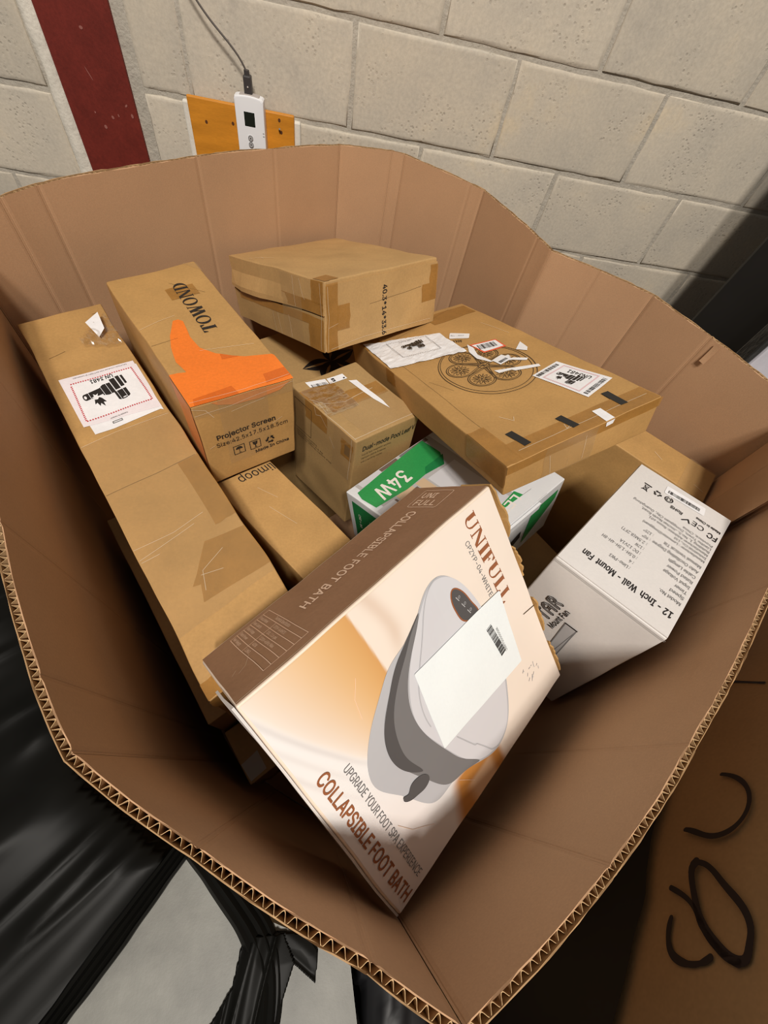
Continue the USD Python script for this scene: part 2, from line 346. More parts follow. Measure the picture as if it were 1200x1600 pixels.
class Carton:
    """Corners: four of the top face (a, b) = (0,0) (1,0) (1,1) (0,1), then the four below them. Local metres: a, b along the top, c downwards."""
    def __init__(s, corners, path, dent=0.0012, seed=0):
        s.X = np.array(corners, float); e = lambda i, j: np.linalg.norm(s.X[i] - s.X[j])
        s.d = np.array([np.mean([e(0, 1), e(3, 2), e(4, 5), e(7, 6)]), np.mean([e(0, 3), e(1, 2), e(4, 7), e(5, 6)]), np.mean([e(0, 4), e(1, 5), e(2, 6), e(3, 7)])])
        s.path, s.dent, s.seed = path, dent, seed
    def map(s, p):
        p = np.asarray(p, float); q = p / s.d; w = np.ones((len(p), 8))
        for k in range(8):
            for i in range(3): w[:, k] *= q[:, i] if SG[k, i] else 1 - q[:, i]
        out = w @ s.X
        if s.dent:
            out = out + s.dent * 2 * np.stack([meshkit.fbm(p * 13 + 31.7 * (k + 1) + s.seed * 5.3, 2, s.seed + k) - 0.5 for k in range(3)], 1)
        return out
    def face(s, f, uv, h):
        u, v = np.asarray(uv, float).T; h = np.broadcast_to(h, u.shape); d = s.d
        return s.map({'top': np.c_[u, v, -h], 'a1': np.c_[d[0] + h, u, v], 'a0': np.c_[-h, u, v], 'b0': np.c_[u, -h, v], 'b1': np.c_[u, d[1] + h, v]}[f])
    def body(s, mat, r=0.003, step=0.014, name='body', label=None):
        V, Fc, o, d = [], [], 0, s.d
        xs = [np.unique(np.r_[0, r * .3, r, np.linspace(r, d[k] - r, max(3, int(d[k] / step))), d[k] - r * .3, d[k]]) for k in range(3)]
        for ax in range(3):
            i, j = [(1, 2), (0, 2), (0, 1)][ax]
            for side in (0, 1):
                A, B = np.meshgrid(xs[i], xs[j], indexing='ij'); p = np.zeros((A.size, 3)); p[:, i], p[:, j], p[:, ax] = A.ravel(), B.ravel(), side * d[ax]
                f = grid_faces(len(xs[i]), len(xs[j])); f = f if (side == 1) == (ax != 1) else f[:, ::-1]
                V.append(p); Fc.append(f + o); o += len(p)
        p = np.vstack(V); c = np.clip(p, r, d - r); q = p - c; n = np.linalg.norm(q, axis=1, keepdims=True)
        p = np.where(n > 1e-9, c + q / np.maximum(n, 1e-9) * r, p)
        mm = trimesh.Trimesh(s.map(p), np.vstack(Fc)[:, ::-1], process=False); mm.merge_vertices(digits_vertex=6)
        return obj(name, mm, mat, s.path, smooth=35, label=label)
    def decal(s, name, f, shape, mat, h=0.0006, cell=0.03, label=None, parent=None, wrinkle=0.0):
        h += .0004; cell = min(cell, .016)
        v, t = tri2d(shape, cell)
        hh = h + (wrinkle * np.abs(meshkit.fbm(np.c_[v * 45, np.zeros(len(v))], 3, 5) - 0.5) if wrinkle else 0)
        return obj(name, (s.face(f, v, hh), t), mat, parent or s.path, label=label)
    def text(s, name, f, text, height, at, read, up, mat, bold=False, h=0.0009, width=None, parent=None, squeeze=1.0, label=None):
        v, t = text2d(text, height, bold) if isinstance(text, str) else text
        v = v.copy()
        if width: v[:, 0] *= width / v[:, 0].max()
        v[:, 0] *= squeeze
        read, up = np.array(read, float), np.array(up, float); read /= np.linalg.norm(read); up /= np.linalg.norm(up)
        uv = np.array(at) + v[:, :1] * read + v[:, 1:] * up; h += .0004
        return obj(name, (s.face(f, uv, h), t), mat, parent or s.path, label=label)
    def place(s, shape, at, size, read, up):
        read, up = np.array(read, float), np.array(up, float); read /= np.linalg.norm(read); up /= np.linalg.norm(up)
        return affinity.affine_transform(shape, [size * read[0], size * up[0], size * read[1], size * up[1], at[0], at[1]])
    def panel(s, name, f, shape, mat, h0, h1, cell=0.03, label=None, lift=None):
        """A stiff sheet lying on the face: outline shape, from h0 to h1 above it."""
        v, t = tri2d(shape, cell); l = lift(v) if lift else 0
        top, bot = s.face(f, v, h1 + l), s.face(f, v, h0 + l); n = len(v)
        e = np.vstack([t[:, [0, 1]], t[:, [1, 2]], t[:, [2, 0]]])
        vv = np.round(v * 1e6).astype(int); key = {}
        for a, b in e:
            ka, kb = tuple(vv[a]), tuple(vv[b])
            if (kb, ka) in key: key.pop((kb, ka))
            else: key[(ka, kb)] = (a, b)
        side = [q for a, b in key.values() for q in ((a, b, b + n), (a, b + n, a + n))]
        return obj(name, (np.vstack([top, bot]), np.vstack([t, t[:, ::-1] + n, np.array(side)])), mat, s.path, label=label)

def quad(*p): return Polygon(p)
def carton(name, key, label, cat_, mat_, dent=0.0012, group=None, r=0.003, seed=0):
    X = np.array(CORNERS[key]); base = X[4:].mean(0); base[2] = X[:, 2].min()
    c = Carton(X, thing(name, label, cat_, base, group), dent, seed); c.main = c.body(mat_, r)
    return c
# ------------------------------------------------------------------ the setting: block wall, column, floor
FLOOR = -0.95
def structure(name, label, loc=(0, 0, 0)):
    return thing(name, label, 'wall' if 'wall' in name else name.split('_')[0], loc, None, 'structure')

wall = structure('wall_back', 'pale concrete block wall with recessed mortar joints behind the open cardboard bin')
obj('mortar', bevel_box((-1.6, 0.0035, FLOOR), (2.6, 0.12, 1.15), 0.002), 'mortar', wall)
def block(x0, x1, z0, z1, seed):
    """One block: rounded arrises, slightly uneven outline and set."""
    r = np.random.default_rng(seed); g = 0.0055
    x0, x1, z0, z1 = x0 + g + r.uniform(-.0015, .0015), x1 - g + r.uniform(-.0015, .0015), z0 + g + r.uniform(-.0012, .0012), z1 - g + r.uniform(-.0012, .0012)
    def loop(inset, y, n=(9, 5)):
        p = []
        xs, zs = np.linspace(x0 + inset, x1 - inset, n[0]), np.linspace(z0 + inset, z1 - inset, n[1])
        p += [(x, z0 + inset) for x in xs[:-1]] + [(x1 - inset, z) for z in zs[:-1]] + [(x, z1 - inset) for x in xs[:0:-1]] + [(x0 + inset, z) for z in zs[:0:-1]]
        p = np.array(p); w = r.normal(0, .0009 if inset < .006 else .0002, p.shape); return np.c_[p[:, 0] + w[:, 0], np.full(len(p), y), p[:, 1] + w[:, 1]]
    off = r.uniform(-.0015, .0008)
    L = [loop(0, .014), loop(0, .003 + off), loop(.003, .0006 + off), loop(.009, off)]; n = len(L[0])
    v = np.vstack(L + [[[(x0 + x1) / 2, off, (z0 + z1) / 2]]]); f = []
    for k in range(3):
        for j in range(n):
            a, b = k * n + j, k * n + (j + 1) % n; f += [(a, b, b + n), (a, b + n, a + n)]
    f += [(3 * n + j, 3 * n + (j + 1) % n, 4 * n) for j in range(n)]
    obj('block', (v, np.array(f)), 'block', wall, smooth=30)
sd = 0
for row in range(-5, 6):
    z0 = 0.2 * row; off = 0.0 if row % 2 == 0 else 0.2
    for k in range(-5, 7):
        x0, x1 = 0.4 * k + off, 0.4 * k + off + 0.4
        sd += 1
        if x1 > 2.6 or x1 <= -0.53: continue
        if x0 < -0.52: x0 = -0.525
        if x1 - x0 > 0.03 and z0 >= -0.85 or row == -5: block(x0, x1, max(z0, FLOOR), z0 + 0.2, sd)
for row in range(-5, 6):
    z0 = 0.2 * row - 0.036
    for x0, x1 in ((-1.15, -0.752), (-1.55, -1.15)) if row % 2 else ((-0.95, -0.752), (-1.35, -0.95)):
        sd += 1; block(x0, x1, max(z0, FLOOR), z0 + 0.2, sd)
col = thing('column', 'dark red painted steel column set into the block wall', 'column', (-0.632, 0, FLOOR), None, 'structure')
obj('flange', bevel_box((-0.717, -0.004, FLOOR), (-0.549, 0.012, 1.15), 0.003), 'steel_red', col)
for k, (cx, cz, w_, h_, an) in enumerate(((-.6395, -.089, .0035, .0042, 0), (-.6135, -.066, .003, .0036, 20), (-.5975, -.060, .0015, .0032, 10), (-.655, -.062, .0018, .0022, 0), (-.640, .012, .001, .013, 24), (-.571, -.037, .004, .002, 40), (-.5625, -.056, .003, .0045, 0), (-.625, .09, .004, .003, 0))):
    v, f = tri2d(affinity.translate(affinity.rotate(affinity.scale(Point(0, 0).buffer(1, 6), w_, h_), an, origin=(0, 0)), cx, cz)); obj('paint_chip', (np.c_[v[:, 0], np.full(len(v), -.0046), v[:, 1]], f), 'chip_pink', col)
obj('web', bevel_box((-0.637, 0.012, FLOOR), (-0.627, 0.11, 1.15), 0.002), 'steel_red', col)
zs = np.linspace(FLOOR, 1.15, 90); prof = []
for i, z in enumerate(zs):
    e = 0.004 * (meshkit.noise(np.array([[z * 17, 1.0, 3.0]]))[0] - .5) * 2
    prof.append([(-0.754 + e, .006, z), (-0.748 + e, -.004, z), (-0.738, -.0085, z), (-0.726 + e * .5, -.008, z), (-0.7175, -.001, z), (-0.7175, .012, z)])
obj('plaster_edge', (np.array(prof).reshape(-1, 3), grid_faces(len(zs), 6)), 'plaster', wall, smooth=40)
prof = []
for i, z in enumerate(zs):
    e = 0.004 * (meshkit.noise(np.array([[z * 14, 9.0, 3.0]]))[0] - .5) * 2
    prof.append([(-0.5485, .012, z), (-0.545, .007, z), (-0.536 + e, .0045, z), (-0.519 + e, .006, z)])
obj('mortar_fill', (np.array(prof).reshape(-1, 3), grid_faces(len(zs), 4)), 'mortar', wall, smooth=40)
fl = structure('floor', 'grey concrete warehouse floor below the bin'); tag(stage.GetPrimAtPath(fl), cat='floor')
obj('slab', bevel_box((-2.6, -3.6, FLOOR - 0.1), (2.6, 0.12, FLOOR), 0.002), 'floor_concrete', fl)

# ------------------------------------------------------------------ thermostat on its board
bd = thing('backing_board', 'orange stained wooden board on a white painted backer behind the thermostat', 'board', (-0.275, 0, -0.25))
obj('backer', bevel_box((-0.425, -0.012, -0.35), (-0.127, 0.004, 0.000), 0.004), 'board_white', bd)
obj('front_board', bevel_box((-0.409, -0.022, -0.345), (-0.142, -0.0115, 0.014), 0.003), 'board_orange', bd)
for kx, kz in ((-0.368, -0.032), (-0.176, -0.024), (-0.18, 0.0), (-0.3, -0.025), (-0.35, -0.1), (-0.19, -0.09)):
    v, f = tri2d(affinity.scale(Point(0, 0).buffer(0.0033), 1, 1.2)); obj('knot', (np.c_[kx + v[:, 0], np.full(len(v), -0.0223), kz + v[:, 1]], f), 'knot', bd)
sc = trimesh.creation.cylinder(0.0022, 0.012, sections=10); sc.apply_transform(trimesh.transformations.rotation_matrix(1.1, (1, 0, 0.4))); sc.apply_translation((-0.18, -0.026, -0.018)); obj('nail', sc, 'plug_dark', bd)

th = thing('thermostat', 'slim white wall thermostat with dark square screen and two round buttons', 'thermostat', (-0.25, -0.022, -0.02))
def plate(x0, x1, z0, z1, y0, y1, crown, n=18):
    """A plate with slightly bowed top and bottom edges and rounded rims."""
    o = [(x, z1 + crown * (1 - ((x - (x0 + x1) / 2) / ((x1 - x0) / 2)) ** 2)) for x in np.linspace(x0, x1, n)] + [(x, z0 - crown * (1 - ((x - (x0 + x1) / 2) / ((x1 - x0) / 2)) ** 2)) for x in np.linspace(x1, x0, n)]
    P0 = Polygon(o).buffer(-0.005).buffer(0.005, quad_segs=6); rings = []
    for ins, y in ((0, y1), (0, y0 + .004), (.0012, y0 + .0012), (.004, y0)):
        q = P0.buffer(-ins) if ins else P0; ln = q.exterior
        c = np.array([ln.interpolate(t, normalized=True).coords[0] for t in np.linspace(0, 1, 90, endpoint=False)]); rings.append(np.c_[c[:, 0], np.full(90, y), c[:, 1]])
    n0 = 90; v = np.vstack(rings + [[[(x0 + x1) / 2, y0, (z0 + z1) / 2]]]); f = []
    for k in range(3):
        for j in range(n0):
            a, b = k * n0 + j, k * n0 + (j + 1) % n0; f += [(a, b, b + n0), (a, b + n0, a + n0)]
    f += [(3 * n0 + j, 3 * n0 + (j + 1) % n0, 4 * n0) for j in range(n0)]
    return v, np.array(f)
obj('housing', plate(-0.286, -0.214, -0.082, 0.038, -0.047, -0.022, 0.004), 'plastic_white', th, smooth=30)
obj('top_vent', plate(-0.281, -0.2165, 0.034, 0.0405, -0.0445, -0.026, 0.003), 'plastic_vent', th, smooth=30)
def onfront(g, y): v, f = tri2d(g); return np.c_[v[:, 0], np.full(len(v), y), v[:, 1]], f
scr = obj('screen', bevel_box((-0.264, -0.0476, -0.0165), (-0.238, -0.0455, 0.0115), 0.0006), 'screen_dark', th)
for z in (-0.040, -0.0535):
    b = trimesh.creation.cylinder(0.0062, 0.003, sections=28); b.apply_transform(trimesh.transformations.rotation_matrix(math.pi / 2, (1, 0, 0))); b.apply_translation((-0.2525, -0.0475, z)); bp = obj('button', b, 'ink_light_grey', th)
    obj('button_ring', onfront(affinity.translate(ring(Point(0, 0).buffer(.0058), .0012), -0.2525, z), -0.0493), 'ink_grey', bp)
    s_ = Polygon([(-.0022, -.0012), (.0022, -.0012), (0, .0018)]); s_ = s_ if z > -.05 else affinity.rotate(s_, 180, origin=(0, 0))
    obj('arrow', onfront(affinity.translate(s_, -0.2525, z), -0.0494), 'ink_black', bp)
for k in range(2):
    obj('side_slot', bevel_box((-0.2205, -0.0476, -0.027 - .006 * k), (-0.2165, -0.0465, -0.0245 - .006 * k), 0.0004), 'ink_light_grey', th)
cb = thing('sensor_cable', 'thin dark cable looping up the wall from the connector over the thermostat', 'cable', (-0.252, -0.02, 0.06))
obj('wire', tube(spline([(-0.251, -0.030, 0.078), (-0.262, -0.031, 0.098), (-0.289, -0.03, 0.125), (-0.320, -0.028, 0.150), (-0.349, -0.026, 0.179), (-0.40, -0.022, 0.25), (-0.48, -0.016, 0.40), (-0.5, -0.012, 0.6)], 60), 0.0021), 'cable_grey', cb, smooth=True)
obj('connector', bevel_box((-0.260, -0.040, 0.040), (-0.241, -0.022, 0.076), 0.003), 'plug_dark', cb)
obj('strain_relief', tube([(-0.251, -0.031, 0.074), (-0.2515, -0.031, 0.084)], 0.0065, 12), 'plug_dark', cb)
sc = trimesh.creation.icosphere(2, 0.002); sc.apply_translation((-0.25, -0.0402, 0.056)); obj('screw', sc, 'plastic_vent', cb)

# ------------------------------------------------------------------ the bin: a tall open box of fluted board, walls folded along creases
RIM = [(-0.630, -0.700), (-0.576, -0.618), (-0.538, -0.561), (-0.316, -0.330), (-0.167, -0.216), (-0.017, -0.098), (0.118, -0.078), (0.150, -0.083), (0.319, -0.189), (0.352, -0.212),
       (0.455, -0.415), (0.479, -0.464), (0.581, -0.516), (0.689, -0.584), (0.765, -0.715), (0.872, -0.922), (0.735, -1.096), (0.601, -1.256), (0.408, -1.437), (0.294, -1.529), (0.154, -1.613),
       (0.088, -1.577), (-0.049, -1.509), (-0.159, -1.447), (-0.207, -1.389), (-0.304, -1.241), (-0.470, -0.968)]
RIM = np.array(RIM)
def offset_path(p, d):
    n = len(p); out = []
    for i in range(n):
        a, b, c = p[i - 1], p[i], p[(i + 1) % n]
        n1, n2 = [np.array([-(q[1]), q[0]]) / np.linalg.norm(q) for q in (b - a, c - b)]
        m_ = n1 + n2; m_ /= np.linalg.norm(m_); out.append(b + m_ * d / max(0.5, m_ @ n1))
    return np.array(out)
# the list runs clockwise seen from above, so the left-hand normal points out of the bin
BIN = thing('pallet_bin', 'large open brown corrugated cardboard bin filled with parcels', 'bin', (0.12, -0.85, FLOOR))
def rimz(x, y, s=0): return 0.0022 * (meshkit.fbm(np.c_[np.asarray(x) * 60, np.asarray(y) * 60, np.full(np.shape(x), s)], 3, s) - .5) * 2 + 0.006 * (meshkit.fbm(np.c_[np.asarray(x) * 4, np.asarray(y) * 4, np.full(np.shape(x), 2.)], 2, 3) - .5) * 2
def sheet(a, b, inner, outer, groove, zlow=FLOOR, seed=0):
    """One wall panel of liner between two creases: its ends turn outwards into the crease."""
    L = np.linalg.norm(b - a); t = (b - a) / L; nrm = np.array([-t[1], t[0]])
    s = np.unique(np.r_[0, .003, .007, np.arange(.015, L - .012, .012), L - .007, L - .003, L])
    g = np.where((s < .001) | (s > L - .001), groove, np.where((s < .0035) | (s > L - .0035), groove * .25, 0)) if groove else 0 * s
    bow = 0.004 * np.sin(np.pi * s / L) * min(1, L / .25)
    V = []
    for k, off in ((0, inner), (1, outer)):
        xy = a + s[:, None] * t + (off + (g if k == 0 else 0) + bow)[:, None] * nrm
        zt = rimz(xy[:, 0], xy[:, 1], seed + k)
        V.append([np.c_[xy, zt], np.c_[xy, zt - .05], np.c_[xy, np.full(len(s), zlow * .5)], np.c_[xy, np.full(len(s), zlow)]])
    n = len(s); I = np.array(V).reshape(8, n, 3); order = [3, 2, 1, 0, 4, 5, 6, 7]
    P = I[order].transpose(1, 0, 2).reshape(-1, 3)
    return P, grid_faces(n, 8)
n = len(RIM)
for i in range(n):
    obj('wall_panel', sheet(RIM[i], RIM[(i + 1) % n], 0.0, 0.0011, 0.0022, seed=i), 'bin_board', BIN)
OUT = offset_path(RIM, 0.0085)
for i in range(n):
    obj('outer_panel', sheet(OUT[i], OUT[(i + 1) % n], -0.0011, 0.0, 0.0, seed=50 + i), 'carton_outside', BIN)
MID = offset_path(RIM, 0.0047); cl = np.vstack([MID, MID[:1]]); dd = np.r_[0, np.cumsum(np.linalg.norm(np.diff(cl, axis=0), axis=1))]
ss = np.arange(0, dd[-1], 0.0009); xy = np.c_[np.interp(ss, dd, cl[:, 0]), np.interp(ss, dd, cl[:, 1])]; seg = np.clip(np.searchsorted(dd, ss, 'right') - 1, 0, n - 1)
tt = np.diff(cl, axis=0)[seg]; Ls = np.linalg.norm(tt, axis=1, keepdims=True); tt /= Ls; nn = np.c_[-tt[:, 1], tt[:, 0]]
bowm = 0.004 * np.sin(np.pi * (ss - dd[seg]) / Ls[:, 0]) * np.minimum(1, Ls[:, 0] / .25)
ph = 2 * np.pi * (ss / 0.0098 + 0.12 * np.sin(ss * 37)); wv = 0.0031 * np.sin(ph)
rows_ = []
for th_ in (-.00045, .00045):
    q = xy + nn * (wv + th_ + bowm)[:, None]; zt = rimz(q[:, 0], q[:, 1], 9) - 0.0012
    rows_.append([np.c_[q, zt], np.c_[q, zt - .07]])
P = np.array([rows_[0][1], rows_[0][0], rows_[1][0], rows_[1][1]]).transpose(1, 0, 2).reshape(-1, 3)
obj('fluting', (P, grid_faces(len(ss), 4)), 'bin_core', BIN, label='wavy fluted core between the liners along the rim')
v, f = tri2d(Polygon(RIM)); obj('bottom', cat((np.c_[v, np.full(len(v), FLOOR + .006)], f), (np.c_[v, np.full(len(v), FLOOR + .001)], f[:, ::-1])), 'bin_board', BIN)
# lining tab hanging free by the right corner, torn strip at the notch, peeled liner on the near rim
R0, R1 = np.array([0.866, -0.924]), np.array([0.722, -1.101]); Rm_ = np.array([0.793, -1.007])
lap = []
for k, (p, q) in enumerate(((R0, Rm_), (Rm_, R1))):
    obj('corner_tab', sheet(p, q, -0.0035 - .004, -.004 + 0.0, 0.0008, zlow=-0.7, seed=90 + k), 'bin_board', BIN, label='free lining tab folded in at the right corner')
tn = np.array([0.107, -0.207]); tn /= np.linalg.norm(tn); nb = np.array([-tn[1], tn[0]]); c0 = np.array([0.775, -0.737])
def strip(s0, s1, z0, z1, h, curl):
    zz = np.linspace(z0, z1, 8); V = []
    for hh in (-h, -h - .0012):
        for s in (s0, s1):
            k = np.linspace(0, 1, 8); q = c0 + s * tn + (hh - curl * k ** 2)[:, None] * nb - (.006) * 0; V.append(np.c_[q, zz])
    P = np.array([V[0], V[1], V[3], V[2], V[0]]).transpose(1, 0, 2).reshape(-1, 3); return P, grid_faces(8, 5)
obj('torn_strip', strip(-.006, .006, -0.002, -0.040, .0005, .004), 'bin_board', BIN, label='torn strip of liner at the notch')
# ------------------------------------------------------------------ white wrapped sheet standing beside the bin
ws = thing('wrapped_slab', 'tall white marbled slab in plastic wrap standing right of the bin', 'slab', (1.35, -0.56, FLOOR))
def lean(lo, hi, r):
    mm = bevel_box(lo, hi, r); mm.vertices[:, 0] += 0.05 * (mm.vertices[:, 2] + .1); return mm
obj('slab_face', lean((1.074, -0.572, FLOOR), (1.85, -0.525, 1.35), 0.006), 'marble_white', ws)
obj('wrapped_stack', lean((1.09, -0.523, FLOOR), (1.85, -0.27, 1.3), 0.02), 'film_matt', ws)
obj('wrap_edge', lean((1.050, -0.568, FLOOR), (1.0735, -0.530, 1.35), 0.005), 'film_smoky', ws)
# ------------------------------------------------------------------ parcels
CORNERS = {}
CORNERS['screen'] = [(-0.4410, -0.6447, -0.1108), (-0.1944, -0.9831, -0.0787), (-0.0495, -0.8846, -0.0826), (-0.2988, -0.5340, -0.1076), (-0.4357, -0.6561, -0.2954), (-0.1900, -0.9957, -0.2641), (-0.0487, -0.8948, -0.2671), (-0.2948, -0.5479, -0.2939)]
CORNERS['measure'] = [(-0.2717, -0.3538, -0.1821), (-0.0153, -0.6381, -0.0486), (0.2374, -0.4215, -0.0745), (-0.0144, -0.1358, -0.2064), (-0.2501, -0.3982, -0.3154), (-0.0037, -0.6799, -0.1818), (0.2567, -0.4661, -0.2083), (0.0061, -0.1806, -0.3401)]
CORNERS['flat'] = [(0.0494, -0.5195, -0.2521), (0.3004, -1.0548, -0.0580), (0.5981, -0.8962, -0.0122), (0.3447, -0.3643, -0.2088), (0.0674, -0.5312, -0.3159), (0.3185, -1.0657, -0.1213), (0.6119, -0.9160, -0.0817), (0.3618, -0.3808, -0.2757)]
CORNERS['fan'] = [(0.5956, -0.9766, -0.1048), (0.3679, -1.1902, -0.0872), (0.4909, -1.3122, -0.0706), (0.7120, -1.0988, -0.0894), (0.6022, -1.0119, -0.4420), (0.3753, -1.2249, -0.4239), (0.4953, -1.3474, -0.4081), (0.7187, -1.1338, -0.4264)]
CORNERS['bath'] = [(-0.0392, -1.4112, -0.0050), (0.1500, -1.6060, -0.2213), (0.4274, -1.3288, -0.2391), (0.2469, -1.1236, -0.0171), (-0.1060, -1.3502, -0.1161), (0.0887, -1.5546, -0.3354), (0.3614, -1.2689, -0.3507), (0.1685, -1.0598, -0.1283)]
CORNERS['led'] = [(0.0619, -0.9534, -0.3140), (0.2650, -1.1529, -0.2395), (0.5400, -0.9151, -0.2457), (0.3468, -0.6837, -0.2989), (0.0950, -0.9710, -0.4712), (0.2904, -1.1819, -0.4049), (0.5655, -0.9407, -0.4090), (0.3718, -0.7136, -0.4650)]
CORNERS['long'] = [(-0.5934, -0.7296, -0.1700), (-0.1014, -1.3859, -0.1850), (0.0128, -1.2734, -0.1830), (-0.4797, -0.6302, -0.1700), (-0.5934, -0.7296, -0.3600), (-0.1014, -1.3859, -0.3750), (0.0128, -1.2734, -0.3730), (-0.4797, -0.6302, -0.3600)]
CORNERS['pool'] = [(-0.0742, -0.7524, -0.2188), (0.0741, -0.8954, -0.2188), (0.2116, -0.7955, -0.2188), (0.0633, -0.6525, -0.2188), (-0.0742, -0.7524, -0.5488), (0.0741, -0.8954, -0.5488), (0.2116, -0.7955, -0.5488), (0.0633, -0.6525, -0.5488)]
CORNERS['under'] = [(-0.1945, -0.9918, -0.2750), (0.0428, -1.2211, -0.2750), (0.1374, -1.1472, -0.2750), (-0.1000, -0.9180, -0.2750), (-0.1945, -0.9918, -0.9430), (0.0428, -1.2211, -0.9430), (0.1374, -1.1472, -0.9430), (-0.1000, -0.9180, -0.9430)]
CORNERS['leaf'] = [(-0.3300, -0.5500, -0.3450), (-0.1495, -0.7896, -0.3450), (0.2658, -0.4766, -0.3450), (0.0853, -0.2371, -0.3450), (-0.3300, -0.5500, -0.9430), (-0.1495, -0.7896, -0.9430), (0.2658, -0.4766, -0.9430), (0.0853, -0.2371, -0.9430)]
CORNERS['rear'] = [(0.5360, -0.6425, -0.1800), (0.4704, -0.7179, -0.1800), (0.7874, -0.9935, -0.1800), (0.8530, -0.9180, -0.1800), (0.5360, -0.6425, -0.9430), (0.4704, -0.7179, -0.9430), (0.7874, -0.9935, -0.9430), (0.8530, -0.9180, -0.9430)]
CORNERS['low_left'] = [(-0.4158, -1.0306, -0.3810), (-0.1390, -1.3980, -0.3810), (-0.0112, -1.3017, -0.3810), (-0.2881, -0.9343, -0.3810), (-0.4158, -1.0306, -0.9430), (-0.1390, -1.3980, -0.9430), (-0.0112, -1.3017, -0.9430), (-0.2881, -0.9343, -0.9430)]
CORNERS['low_near'] = [(-0.1332, -1.4021, -0.5000), (-0.0700, -1.4860, -0.5000), (0.1696, -1.3055, -0.5000), (0.1064, -1.2216, -0.5000), (-0.1332, -1.4021, -0.9430), (-0.0700, -1.4860, -0.9430), (0.1696, -1.3055, -0.9430), (0.1064, -1.2216, -0.9430)]
CORNERS['low_mid'] = [(0.2000, -0.9300, -0.4850), (0.4167, -1.2176, -0.4850), (0.6724, -1.0250, -0.4850), (0.4557, -0.7374, -0.4850), (0.2000, -0.9300, -0.9430), (0.4167, -1.2176, -0.9430), (0.6724, -1.0250, -0.9430), (0.4557, -0.7374, -0.9430)]
def art(c, name, f, u0, u1, v0, v1, res, h, fn, label=None, margin=0.0):
    """A printed picture: a fine sheet on the face with its inks in the 'ink' primvar."""
    us, vs = np.linspace(u0, u1, int((u1 - u0) / res) + 2), np.linspace(v0, v1, int((v1 - v0) / res) + 2)
    U, V = np.meshgrid(us, vs, indexing='ij'); uv = np.c_[U.ravel(), V.ravel()]
    path = obj(name, (c.face(f, uv, h), grid_faces(len(us), len(vs))), 'art', c.path, label=label)
    pv = UsdGeom.PrimvarsAPI(stage.GetPrimAtPath(path)).CreatePrimvar('ink', Sdf.ValueTypeNames.Color3fArray, 'vertex')
    from pxr import Vt
    pv.Set(Vt.Vec3fArray.FromNumpy(fn(uv).astype(np.float32)))
    return path
def sstep(a, b, x): t = np.clip((x - a) / (b - a), 0, 1); return t * t * (3 - 2 * t)
def tape(c, f, x0, x1, y0, y1, mat_='tape_brown', name='tape_strip', seed=0, h=0.0005, label=None):
    """A strip of packing tape with slightly ragged ends."""
    r = np.random.default_rng(seed + 11)
    jx = lambda: r.uniform(-.002, .002)
    pts = [(x0, y0), (x1, y0)] + [(x1 + jx(), y) for y in np.linspace(y0, y1, 5)[1:-1]] + [(x1, y1), (x0, y1)] + [(x0 + jx(), y) for y in np.linspace(y1, y0, 5)[1:-1]]
    return c.decal(name, f, Polygon(pts), mat_, h, .02, label)
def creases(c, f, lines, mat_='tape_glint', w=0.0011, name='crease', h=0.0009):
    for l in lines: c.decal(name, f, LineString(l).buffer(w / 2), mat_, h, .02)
def text_block(c, name, f, lines, at, read, up, hgt, lead, mat_, h=0.0009, widths=None):
    vs, fs, o = [], [], 0
    for k, t in enumerate(lines):
        if not t: continue
        v, tr = text2d(t, hgt); v = v.copy()
        if widths and widths[k]: v[:, 0] *= widths[k] / v[:, 0].max()
        v[:, 1] -= k * lead; vs.append(v); fs.append(tr + o); o += len(v)
    return c.text(name, f, (np.vstack(vs), np.vstack(fs)), 1, at, read, up, mat_, h=h)

# --- long plain carton along the left wall
c = carton('long_carton', 'long', 'long narrow brown carton with a large UN 3481 label, along the left wall', 'box', 'kraft_warm', seed=1, dent=0.0022)
lb = c.decal('warning_label_backing', 'top', quad((.193, .022), (.206, .150), (.338, .148), (.334, .144), (.334, .06), (.33, .03)), 'white_paper', .0005, label='older white label showing under the warning label')
lb = c.decal('warning_label', 'top', quad((.1815, .018), (.1962, .148), (.329, .1485), (.327, .135), (.3056, .0197)), 'pink_paper', .0009, label='white lithium battery warning label with a red striped border')
q = quad((.203, .032), (.2125, .138), (.306, .141), (.296, .028))
c.decal('label_field', 'top', q, 'white_paper', .0012, parent=lb)
c.decal('striped_border', 'top', dashes(q, .0028, .0042, .55), 'ink_red', .0016, .05, parent=lb)
c.decal('battery_mark', 'top', c.place(ICON, (.252, .044), .078, (-.06, 1), (-1, -.06)), 'ink_black', .0017, parent=lb)
# print stands upside down for the camera: it reads towards the left wall
c.text('warning_text', 'top', 'UN 3481', .0085, (.2115, .1035), (-.06, -1), (1, -.06), 'ink_black', True, .0017, parent=lb, width=.040)
c.text('warning_text', 'top', 'CAUTION LITHIUM ION BATTERY IF DAMAGED', .0028, (.199, .135), (-.1, -1), (1, -.1), 'ink_grey', False, .0017, parent=lb, width=.095)
c.text('warning_text', 'top', 'Forbidden for transport', .003, (.311, .092), (-.06, -1), (1, -.06), 'ink_grey', False, .0017, parent=lb, width=.03)
c.decal('label_stamp', 'top', ring(quad((.318, .062), (.319, .079), (.3245, .079), (.3235, .062)), .0016), 'ink_grey', .001)
c.decal('tape_strip', 'top', quad((.615, .092), (.628, .155), (.705, .155), (.698, .05), (.672, .058), (.668, .047), (.655, .06)), 'tape_brown', .0006, .02)
tape(c, 'top', .46, .60, .118, .155, 'tape_brown', seed=3)
tape(c, 'top', .345, .72, .001, .154, 'tape_clear', seed=4, h=.0008)
